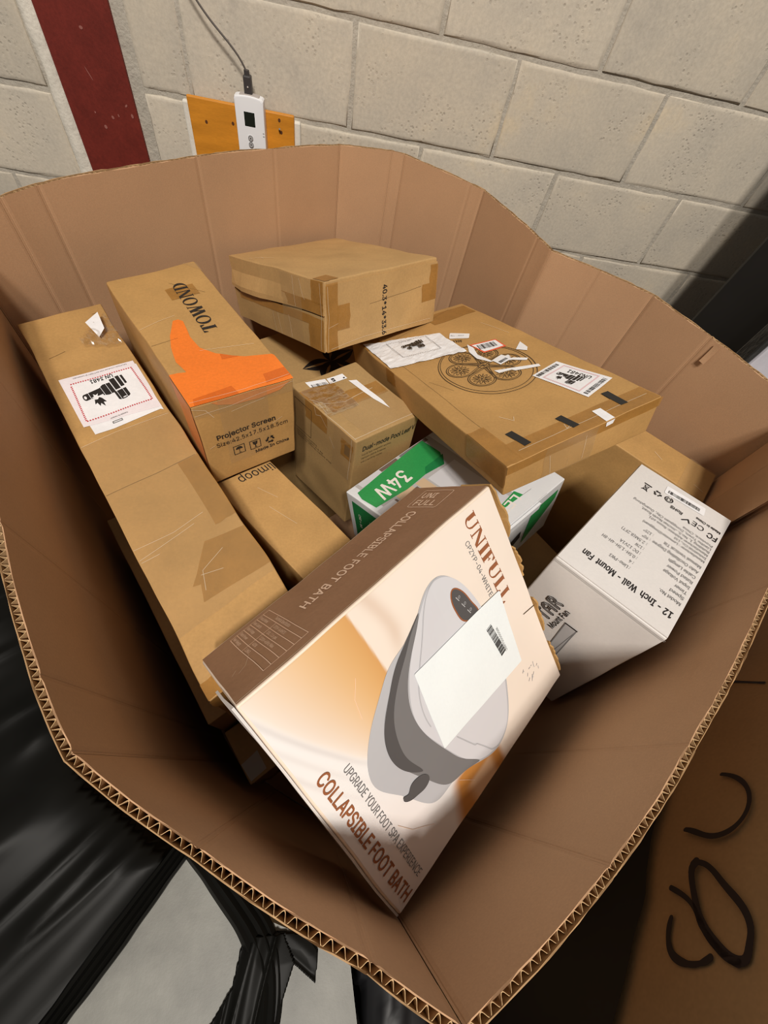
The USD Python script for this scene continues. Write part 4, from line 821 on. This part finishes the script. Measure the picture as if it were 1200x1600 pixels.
# --- foot bath carton
c = carton('foot_bath_carton', 'bath', 'cream and brown foot bath carton leaning in the near corner of the bin', 'box', 'print_cream', seed=9, dent=.0016, r=.0035)
d = c.d
CREAM, WARM, GOLD, DEEP, WHITE, BROWN = (np.array(srgb(*q)) for q in ((247, 232, 217), (240, 212, 178), (236, 190, 128), (206, 140, 70), (247, 243, 240), (176, 118, 78)))
def foot_art(uv):
    u, v = uv.T; w = lambda m_: m_[:, None]
    col = np.tile(CREAM, (len(uv), 1))
    # pale folds along the left side and a golden sheet in the corner below the brown face
    edge = .132 + .08 * u - .25 * np.maximum(0, u - .06) ** 2
    lowb = .30 * u + .9 * u * u
    g = sstep(.0015, -.0015, v - edge) * sstep(-.006, .010, v - lowb)
    k_ = np.clip((v - lowb) / np.maximum(edge - lowb, .02), 0, 1)
    gc = WHITE * w((1 - k_) ** 2 * .75) + GOLD * w(1 - (1 - k_) ** 2 * .75); gc = gc * (1 - w(.55 * k_ ** 3)) + DEEP * w(.55 * k_ ** 3)
    col = col * (1 - w(g)) + gc * w(g)
    cb = np.exp(-((v - (.158 + .03 * np.sin(u * 20) - .25 * u)) / .010) ** 2) * sstep(.11, .06, u) * .40; col = col * (1 - w(cb)) + np.array(srgb(206, 168, 138)) * w(cb)
    wv = sstep(.004, -.006, v - lowb); col = col * (1 - w(wv)) + WHITE * w(wv)
    for k in range(4):
        e = v - (lowb - .006 - .012 * k - .05 * k * u); l = np.exp(-(e / .0035) ** 2) * sstep(.24, .10, u) * (.35, .2, .28, .15)[k]; col = col * (1 - w(l)) + np.array(srgb(196, 182, 176)) * w(l)
    low = sstep(.16, .30, u) * sstep(.16, .03, v); col = col * (1 - w(low * .6)) + np.array(srgb(240, 224, 218)) * w(low * .6)
    go = sstep(.290, .302, u) * sstep(.125, .150, v + .35 * (u - .31)) * sstep(.235, .222, v); col = col * (1 - w(go)) + DEEP * w(go)
    go2 = sstep(.318, .326, u) * sstep(.15, .17, v) * sstep(.215, .2, v); col = col * (1 - w(go2)) + np.array(srgb(232, 190, 150)) * w(go2)
    return np.clip(col, 0, 1) * .85
art(c, 'printed_picture', 'top', .003, d[0] - .003, .003, d[1] - .003, .0022, .0004, foot_art, label='cream and gold printed background')
# product picture
def smooth(pts, r=.006): return Polygon(pts).buffer(-r).buffer(2 * r).buffer(-r)
BODY = [(0.0487, 0.2589), (0.0513, 0.228), (0.0664, 0.2101), (0.0792, 0.1868), (0.0888, 0.1676), (0.0909, 0.1415), (0.1057, 0.1241), (0.1184, 0.1072), (0.1301, 0.0944), (0.1609, 0.067), (0.1776, 0.0596), (0.194, 0.0586), (0.2345, 0.0783), (0.2867, 0.1085), (0.2932, 0.1179), (0.2915, 0.1417), (0.3115, 0.1905), (0.3275, 0.2248), (0.3166, 0.2525), (0.2667, 0.2862), (0.1942, 0.3017), (0.1319, 0.3), (0.0999, 0.2928), (0.0678, 0.2786)]
BANDP = [(0.0661, 0.2097), (0.0714, 0.1984), (0.0869, 0.172), (0.0906, 0.1599), (0.1119, 0.1351), (0.1256, 0.1214), (0.1402, 0.1061), (0.1655, 0.0928), (0.1948, 0.0913), (0.2234, 0.1011), (0.2547, 0.1152), (0.2853, 0.132), (0.292, 0.142), (0.2979, 0.1627), (0.3099, 0.1892), (0.2842, 0.1712), (0.2576, 0.1586), (0.2303, 0.1479), (0.1993, 0.1408), (0.1691, 0.1386), (0.1455, 0.1449), (0.1262, 0.155), (0.1126, 0.1666), (0.096, 0.1818), (0.0803, 0.1982), (0.0707, 0.2081)]
FOLDP = [(0.0667, 0.2081), (0.0714, 0.1984), (0.0869, 0.172), (0.0906, 0.1599), (0.1119, 0.1351), (0.1256, 0.1214), (0.1402, 0.1061), (0.1655, 0.0928), (0.1948, 0.0913), (0.2234, 0.1011), (0.2374, 0.1149), (0.2114, 0.1073), (0.1826, 0.107), (0.1567, 0.1131), (0.1369, 0.1241), (0.1238, 0.1365), (0.1094, 0.1529), (0.0941, 0.171), (0.0786, 0.1906)]
LID = [(0.0694, 0.2089), (0.084, 0.1966), (0.0977, 0.1814), (0.1166, 0.1654), (0.1308, 0.1533), (0.1526, 0.1435), (0.1731, 0.1402), (0.2012, 0.142), (0.2305, 0.149), (0.2578, 0.1598), (0.2855, 0.1733), (0.3105, 0.1918), (0.3239, 0.2229), (0.3143, 0.2504), (0.2677, 0.2822), (0.1942, 0.3017), (0.1453, 0.3026), (0.1036, 0.2948), (0.0685, 0.2782), (0.0527, 0.2641), (0.0496, 0.2434), (0.0553, 0.2256)]
HOSE = [(0.2368, 0.1051), (0.2408, 0.1128), (0.252, 0.1168), (0.257, 0.1076), (0.2546, 0.094), (0.2491, 0.0811), (0.242, 0.0759), (0.2375, 0.0787), (0.2414, 0.0842), (0.2367, 0.0905)]
LINE1 = [(0.0487, 0.2551), (0.0511, 0.2389), (0.0643, 0.2219), (0.0868, 0.2055), (0.1164, 0.1835), (0.1425, 0.1647), (0.1696, 0.1541), (0.2011, 0.1519)]
LINE2 = [(0.2483, 0.1766), (0.2849, 0.1941), (0.2864, 0.1976), (0.3174, 0.214), (0.3238, 0.2263)]
PANEL = [(0.0791, 0.2666), (0.0813, 0.2747), (0.0959, 0.2824), (0.1154, 0.2878), (0.1362, 0.293), (0.134, 0.2811), (0.1287, 0.2671), (0.11, 0.2617), (0.0937, 0.2613)]
def curve(pts, k=1.0):
    q = np.array(pts + pts[:1], float); from scipy.interpolate import splprep, splev
    tck, _ = splprep(q.T, s=len(q) * (k * .0012) ** 2, per=True); return Polygon(np.array(splev(np.linspace(0, 1, 160, endpoint=False), tck)).T).buffer(0)
pb = c.decal('product_picture', 'top', curve(BODY), 'shape_grey', .0008, .04, label='grey and white foot bath picture')
c.decal('product_lid', 'top', curve(LID), 'shape_pale', .0011, .04, parent=pb)
c.decal('collapsible_band', 'top', curve(BANDP, .7), 'shape_mid', .0014, .04, parent=pb); c.decal('band_fold', 'top', curve(FOLDP, .7), 'shape_dark', .0017, .04, parent=pb)
for l in (LINE1, LINE2): c.decal('lid_line', 'top', LineString(spline(np.c_[l, np.zeros(len(l))], 40)[:, :2] if l is LINE1 else l).buffer(.0008), 'shape_grey', .0016, .04, parent=pb)
pn = curve(PANEL); c.decal('control_panel', 'top', pn.buffer(.002), 'ink_rust', .0016, .04, parent=pb); c.decal('control_face', 'top', pn, 'shape_dark', .0019, .04, parent=pb)
for k in range(3):
    x, y = .094 + .014 * k, .2705 + .0045 * k; c.decal('control_mark', 'top', unary_union([affinity.translate(ring(Point(0, 0).buffer(.002), .0006), x, y + .003), LineString([(x - .003, y - .002), (x + .004, y + .0005)]).buffer(.0006)]), 'ink_light_grey', .0022, .04, parent=pb)
c.decal('drain_hose', 'top', curve(HOSE, .3), 'shape_dark', .002, .04, parent=pb)
creases(c, 'top', [[(.07, .105), (.09, .092), (.115, .088)], [(.26, .055), (.285, .066), (.31, .092)], [(.30, .150), (.325, .170)]], 'ink_tan', .0005, name='wire_line', h=.0008)
# lettering
g, w_ = serif('UNIFULL'); v, f = tri2d(g); v[:, 0] *= .150 / w_; v[:, 1] *= .022
c.text('brand_lettering', 'top', (v, f), 1, (.0115, .3315), (1, .05), (-.03, 1), 'ink_rust', label='rust brown serif brand word')
c.text('printed_text', 'top', 'CPZYP-04-WHITE', .0078, (.041, .3185), (1, .035), (-.03, 1), 'ink_grey', False, width=.092)
c.text('printed_text', 'top', 'UPGRADE YOUR FOOT SPA EXPERIENCE', .0098, (.142, .0425), (1, -.012), (.012, 1), 'ink_grey', False, width=.197)
c.text('printed_title', 'top', 'COLLAPSIBLE FOOT BATH', .0150, (.125, .0150), (1, -.012), (.012, 1), 'ink_rust', True, width=.220, label='rust brown title COLLAPSIBLE FOOT BATH')
# sticker
st = c.decal('white_sticker', 'top', quad((.1349, .3402), (.257, .3288), (.2417, .1524), (.1254, .1658)).buffer(-.002).buffer(.002), 'ice_paper', .0026, .03, label='large white sticker with a bar code')
c.decal('barcode', 'top', c.place(barcode(.052, .0115, 30, 21), (.1655, .2905), 1.0, (1, .12), (-.12, 1)), 'ink_black', .003, .05, parent=st); c.text('label_text', 'top', 'WD000054ABC', .0040, (.176, .3065), (1, .03), (-.03, 1), 'ink_grey', False, .003, width=.043, parent=st)
# brown face (far side of the white face): text reads towards the left
bf = c.decal('brown_panel', 'a0', sbox(.002, .001, d[1] - .002, d[2] - .002), 'print_brown', .0006, .02, label='brown printed side panel')
v, f = text2d('COLLAPSIBLE FOOT BATH', .0165, True); c.text('printed_title', 'a0', (v * [.212 / v[:, 0].max(), 1], f), 1, (.327, .0885), (-1, -.04), (.04, -1), 'ink_tan', h=.0012, parent=bf)
bx = ring(sbox(.338, .048, .3855, .107).buffer(-.004).buffer(.004), .0011); c.decal('brand_box', 'a0', bx, 'ink_tan', .0012, .05, parent=bf)
c.text('brand_text', 'a0', 'UNI', .0135, (.3635, .101), (0, -1), (1, 0), 'ink_tan', True, .0012, width=.030, parent=bf); c.text('brand_text', 'a0', 'FULL', .0135, (.3435, .101), (0, -1), (1, 0), 'ink_tan', True, .0012, width=.044, parent=bf)
u0, u1, v0, v1 = .037, .0945, .0165, .131; tb = [ring(sbox(u0, v0, u1, v1), .0008)]
for k in range(1, 6): tb.append(sbox(u0 + (u1 - u0) * k / 6 - .0004, v0, u0 + (u1 - u0) * k / 6 + .0004, v1))
tb.append(sbox(u0, .087, u0 + (u1 - u0) * 5 / 6, .0878)); c.decal('specification_table', 'a0', unary_union(tb), 'ink_tan', .0012, .05, parent=bf)
cells = (('Net Weight', '2.8KG'), ('Rated Power', '400W'), ('Rated Voltage', '120V~60Hz Max'), ('Rated Capacity', '10L / 2.6 gal.'), ('Product Model', 'CPZYP-04 WHITE'), ('Name', 'Collapsible Foot Bath'))
for k, (a, b) in enumerate(cells[:5]):
    u = u0 + (u1 - u0) * (k + .3) / 6; w2 = (.012, .011, .04, .03, .034)[k]
    c.text('table_text', 'a0', a, .0042, (u, v1 - .003), (0, -1), (1, 0), 'ink_tan', False, .0012, width=.024, parent=bf); c.text('table_text', 'a0', b, .0042, (u, .084), (0, -1), (1, 0), 'ink_tan', False, .0012, width=w2, parent=bf)
c.text('table_text', 'a0', 'Technical Specification', .0046, (u0 + (u1 - u0) * 5.3 / 6, .1), (0, -1), (1, 0), 'ink_tan', False, .0012, width=.044, parent=bf)
# raw board showing along the battered right side: flaps with torn edges
for k, (a0_, a1_, o_) in enumerate(((.0, .088, .010), (.104, .156, .005), (.198, .262, .007), (.285, .345, .004))):
    r = np.random.default_rng(30 + k); xs = np.linspace(a0_, a1_, 13)
    top_ = [(x, .004 * r.random() ** 2) for x in xs]; bot_ = [(x, .05 + .004 * r.random()) for x in xs[::-1]]; pk = a0_ + (a1_ - a0_) * r.uniform(.3, .7)
    def lift_(v, o_=o_, a0_=a0_, a1_=a1_, pk=pk, k=k): t = np.where(v[:, 0] < pk, (v[:, 0] - a0_) / (pk - a0_), (a1_ - v[:, 0]) / (a1_ - pk)); return (o_ * np.clip(t, 0, 1) ** .6 + .002 * (meshkit.fbm(np.c_[v * 90, v[:, :1] * 0], 2, k) - .5)) * np.exp(-v[:, 1] / .04)
    c.panel('torn_flap', 'b1', Polygon(top_ + bot_), 'kraft_warm', .0015, .0045, lift=lift_, cell=.012, label='raw brown flap edge pulled open')
c.decal('cut', 'top', unary_union([LineString([(.2042, .3694), (.2091, .397)]).buffer(.0007)]), 'ink_brown', .0008, .05)
c.decal('scuff', 'top', unary_union([LineString([(x, y), (x + .006 * a, y + .004 * b)]).buffer(.0005) for x, y, a, b in np.random.default_rng(4).uniform([.265, .315, -1, -1], [.30, .36, 1, 1], (14, 4))]), 'ink_light_grey', .0008, .05)
c.panel('edge_roll', 'b0', Polygon([(.0, .002), (.1, .004), (.3, .004), (.355, .003), (.355, .03), (.1, .05), (.0, .055)]), 'white_card', .0004, .003, lift=lambda v: .003 * np.exp(-(v[:, 0] / .05) ** 2) * np.clip(v[:, 1] / .03, 0, 1))
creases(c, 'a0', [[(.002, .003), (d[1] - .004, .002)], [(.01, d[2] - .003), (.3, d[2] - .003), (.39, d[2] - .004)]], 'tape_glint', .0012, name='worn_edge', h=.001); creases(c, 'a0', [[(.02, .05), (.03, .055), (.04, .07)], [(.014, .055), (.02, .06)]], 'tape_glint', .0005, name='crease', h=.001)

# --- cartons lower in the pile
c = carton('under_carton', 'under', 'brown carton with partly hidden dark lettering, under the near end of the swoosh carton', 'box', 'kraft_warm', seed=10, dent=.002)
c.text('printed_lettering', 'top', 'limoop', .019, (.0075, .118), (.02, -1), (1, .02), 'ink_black', False, .0008, width=.075)
creases(c, 'top', [[(.1, .05), (.16, .065)], [(.05, .06), (.09, .075)]], w=.0008)
c = carton('rear_carton', 'rear', 'plain brown carton standing against the right wall behind the white fan carton', 'box', 'kraft_warm', seed=11)
tape(c, 'top', .0, .1, .36, .42, 'tape_clear', seed=40); creases(c, 'top', [[(.05, .29), (.06, .31)], [(.07, .39), (.075, .41)]], w=.0014)
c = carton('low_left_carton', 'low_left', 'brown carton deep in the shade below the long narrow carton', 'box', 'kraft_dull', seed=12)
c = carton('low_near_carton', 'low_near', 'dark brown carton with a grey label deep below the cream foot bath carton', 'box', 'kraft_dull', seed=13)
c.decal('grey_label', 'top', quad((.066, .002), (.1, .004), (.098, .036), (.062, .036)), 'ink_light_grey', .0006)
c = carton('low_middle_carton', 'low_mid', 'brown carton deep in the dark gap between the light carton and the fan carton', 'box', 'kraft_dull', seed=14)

# ------------------------------------------------------------------ around the bin
# a film-wrapped load at the lower left, another open bin at the lower right
def blanket(poly, z, cell, amp, ridge_dir, seed, skirt, edge_drop=.03, fq=11, fine=.25):
    """Stretch film over the top of a load: long taut ridges running one way, falling over the edge."""
    x0, y0, x1, y1 = poly.bounds; nx, ny = int((x1 - x0) / cell) + 2, int((y1 - y0) / cell) + 2
    X, Y = np.meshgrid(np.linspace(x0, x1, nx), np.linspace(y0, y1, ny), indexing='ij'); p = np.c_[X.ravel(), Y.ravel()]
    t = np.array(ridge_dir, float); t /= np.linalg.norm(t); n_ = np.array([-t[1], t[0]])
    a, b = p @ t, p @ n_; b = b + .03 * meshkit.fbm(np.c_[p * 4, p[:, :1] * 0], 2, seed + 1)
    h = meshkit.fbm(np.c_[a * 1.2, b * fq, np.full(len(p), seed)], 2, seed) - .5; h = h + fine * (1 - np.abs(2 * meshkit.noise(np.c_[a * 2.5, b * fq * 3.5, np.full(len(p), seed)], seed + 5) - 1)) ** 3
    dist = shapely.distance(shapely.points(p), poly.exterior); inside = shapely.contains_xy(poly, p[:, 0], p[:, 1]); dd_ = np.where(inside, dist, -dist)
    zz = z + amp * h - edge_drop * np.exp(-np.maximum(dd_, 0) / .03) - np.where(dd_ < 0, skirt, 0)
    f = grid_faces(nx, ny); ok = (dd_ > -cell * 1.5)
    return np.c_[p, zz], f[ok[f].all(1)]
wl = thing('wrapped_load', 'pallet load in shiny black stretch film at the lower left, beside the pale grey slab', 'pallet load', (-0.9, -1.6, FLOOR))
LP_ = Polygon([(-1.5, -0.6), (-0.78, -0.72), (-0.47, -1.25), (-0.31, -1.48), (-0.160, -1.575), (-0.245, -1.705), (-0.31, -1.79), (-0.42, -2.1), (-1.5, -2.1)])
obj('film_cover', blanket(LP_, -0.42, .008, .05, (.64, .77), 3, .5, fq=9, fine=.18), 'film_black', wl, smooth=True)
obj('load_core', trimesh.creation.extrude_polygon(LP_.buffer(-.05), .40, engine='earcut').apply_translation((0, 0, FLOOR)), 'film_matt', wl)
def fold(pts, w, h, n=40):
    p = spline(pts, n); t = np.gradient(p, axis=0); t /= np.linalg.norm(t, axis=1, keepdims=True); s = np.cross(t, [0, 0, 1.0]); s /= np.linalg.norm(s, axis=1, keepdims=True)
    k_ = (1 + .25 * (meshkit.fbm(np.c_[np.linspace(0, 7, n), np.zeros((n, 2))], 2, 4) - .5))[:, None]
    V = []
    for a, b in ((-1, 0), (-.8, .5), (-.62, .25), (-.4, .8), (-.1, .45), (.15, 1), (.45, .5), (.7, .75), (1, 0), (1, -.6), (-1, -.6)): V.append(p + s * w * a * k_ + np.array([0, 0, 1.0]) * h * b)
    V.append(V[0]); return np.array(V).transpose(1, 0, 2).reshape(-1, 3), grid_faces(n, 12)
gs = thing('grey_slab', 'pale grey dusty slab under bands of black film at the bottom left', 'slab', (-.05, -1.75, FLOOR))
GP = Polygon([(-.160, -1.560), (-.105, -1.602), (-.06, -1.64), (.0, -1.66), (.115, -1.700), (.155, -1.9), (-.02, -2.05), (-.33, -2.0), (-.252, -1.705)])
obj('slab_top', trimesh.creation.extrude_polygon(GP, .03, engine='earcut').apply_translation((0, 0, -.485)), 'grey_sheet', gs)
obj('slab_base', trimesh.creation.extrude_polygon(GP.buffer(-.03), .465, engine='earcut').apply_translation((0, 0, FLOOR)), 'film_matt', gs)
fb = thing('film_wrap', 'twisted bands of black stretch film lying across the pale grey slab', 'plastic film', (-.02, -1.68, -.455))
obj('band', fold([(-.150, -1.548, -.44), (-.105, -1.590, -.444), (-.052, -1.640, -.447), (-.012, -1.69, -.449), (.0, -1.75, -.45), (-.01, -1.9, -.452)], .021, .012, 70), 'film_black', fb, smooth=40)
obj('band_edge', fold([(-.150, -1.560, -.436), (-.200, -1.635, -.436), (-.245, -1.702, -.438), (-.31, -1.80, -.44)], .016, .018, 60), 'film_black', fb, smooth=40)
obj('band_sag', blanket(Polygon([(-.045, -1.670), (.015, -1.668), (.035, -1.70), (.015, -1.76), (.02, -1.98), (-.14, -1.98), (-.095, -1.79), (-.052, -1.725)]), -.444, .0018, .035, (.15, 1), 8, .02, .006, 16), 'film_black', fb, smooth=True)
obj('loose_corner', blanket(Polygon([(.005, -1.668), (.05, -1.672), (.068, -1.692), (.066, -1.725), (.035, -1.705), (.01, -1.70)]), -.441, .0012, .03, (1, -.6), 12, .012, .004, 20), 'film_black', fb, smooth=True)
dl = thing('dark_load', 'low black wrapped load in the dark gap at the bottom, under the near corner', 'pallet load', (.3, -1.85, FLOOR))
DP = Polygon([(.122, -1.70), (.17, -1.675), (.225, -1.645), (.262, -1.80), (.30, -2.2), (.16, -2.2), (.158, -1.9)])
obj('film_cover', blanket(DP, -.5, .010, .03, (.2, 1), 21, .4, .02), 'film_matt', dl, smooth=True)
nb = thing('neighbour_bin', 'second open brown corrugated bin with black marker scrawls, at the lower right corner', 'bin', (.95, -1.7, FLOOR))
NP0, NT1, NT2 = np.array([.447, -1.538]), np.array([.7507, .6606]), np.array([.6198, .7847])
NV = [tuple(NP0 - .27 * NT2), tuple(NP0), tuple(NP0 + .60 * NT1), (1.32, -1.02), (1.75, -1.5), (1.35, -2.35), (.62, -2.35)]
def shell(a, b, off):
    a, b = np.array(a), np.array(b); L_ = np.linalg.norm(b - a); t = (b - a) / L_; n_ = np.array([-t[1], t[0]]); s = np.linspace(0, L_, max(3, int(L_ / .02))); bow = .004 * np.sin(np.pi * s / L_)
    xy = a + s[:, None] * t + (off + bow)[:, None] * n_; P = []
    for o in (.0, -.007):
        xo = xy + o * n_; P.append([np.c_[xo, .05 + .003 * (meshkit.fbm(np.c_[xo * 50, s], 2, 2) - .5)], np.c_[xo, np.full(len(s), FLOOR)]])
    P = np.array([P[0][1], P[0][0], P[1][0], P[1][1]]).transpose(1, 0, 2).reshape(-1, 3); return P, grid_faces(len(s), 4)
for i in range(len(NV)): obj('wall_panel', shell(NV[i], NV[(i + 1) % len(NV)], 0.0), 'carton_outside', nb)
v, f = tri2d(Polygon(NV).buffer(-.01)); obj('bottom', cat((np.c_[v, np.full(len(v), FLOOR + .006)], f), (np.c_[v, np.full(len(v), FLOOR + .001)], f[:, ::-1])), 'carton_outside', nb)
SV = np.array(NV[:4]); sl = np.r_[0, np.cumsum(np.linalg.norm(np.diff(SV, axis=0), axis=1))]; s_ = np.arange(0, sl[-1], .012); sz = np.linspace(0, 1, 24)
sxy = np.c_[np.interp(s_, sl, SV[:, 0]), np.interp(s_, sl, SV[:, 1])]; st_ = np.gradient(sxy, axis=0); st_ /= np.linalg.norm(st_, axis=1, keepdims=True); sn = np.c_[-st_[:, 1], st_[:, 0]]
ztop = np.interp(s_, [0, .2, .30, .45, .60, .9], [-.115, -.122, -.150, -.185, -.215, -.22]) + .010 * (meshkit.fbm(np.c_[s_ * 14, s_ * 0, s_ * 0], 3, 2) - .5); Zs = ztop[:, None] * (1 - sz) + FLOOR * sz
hs = .007 + .008 * meshkit.fbm(np.c_[(s_[:, None] * 9 + Zs * 3).ravel(), (Zs * 22).ravel(), Zs.ravel() * 0], 3, 6).reshape(Zs.shape)
obj('lower_film', (np.dstack([sxy[:, None, 0] + sn[:, None, 0] * hs, sxy[:, None, 1] + sn[:, None, 1] * hs, Zs]).reshape(-1, 3), grid_faces(len(s_), 24)), 'film_matt', nb, smooth=True, label='black stretch film round the lower part')
def stroke(pts, w, t, n=60, seed=3):
    p = spline(np.c_[pts, np.zeros(len(pts))], n)[:, :2]; ws = w * (.7 + .6 * meshkit.fbm(np.c_[np.linspace(0, 6, n), np.zeros((n, 2))], 2, seed))
    v, f = tri2d(unary_union([LineString(p[i:i + 2]).buffer(ws[i] / 2) for i in range(n - 1)]), .03); n_ = np.array([-t[1], t[0]])
    obj('marker_scrawl', (np.c_[NP0 + v[:, :1] * t + .0052 * n_, v[:, 1]], f), 'ink_marker', nb)
stroke([(-0.009, -0.078), (-0.01, -0.058), (-0.021, -0.039), (-0.03, -0.023), (-0.041, -0.009), (-0.05, -0.004), (-0.063, -0.003), (-0.072, -0.004), (-0.076, -0.017), (-0.072, -0.031), (-0.065, -0.045), (-0.053, -0.059), (-0.04, -0.068), (-0.026, -0.076), (-0.013, -0.079), (-0.008, -0.076)], .0075, NT2)
stroke([(-0.039, -0.1), (-0.042, -0.082), (-0.049, -0.066), (-0.061, -0.053), (-0.07, -0.039), (-0.075, -0.026), (-0.077, -0.01)], .0055, NT2, seed=5)
stroke([(-0.065, -0.09), (-0.081, -0.088), (-0.092, -0.08), (-0.095, -0.064), (-0.09, -0.047), (-0.082, -0.037)], .006, NT2, seed=7)
stroke([(0.106, -0.095), (0.102, -0.074), (0.086, -0.052), (0.067, -0.043), (0.046, -0.044), (0.031, -0.053), (0.023, -0.067), (0.023, -0.086), (0.025, -0.107)], .006, NT1, seed=8)
stroke([(0.287, -0.163), (0.268, -0.099)], .004, NT1, 8, seed=9)
obj('torn_edge', (np.array([[*(NP0 + (.004 + .002 * (k % 2)) * np.array([-.66, .75]) + (.012 - .024 * k / 7) * NT2), z] for k in range(8) for z in (.010 - .003 * (k % 3), .030)]), grid_faces(8, 2)), 'bin_core', nb, label='pale torn edge of board')
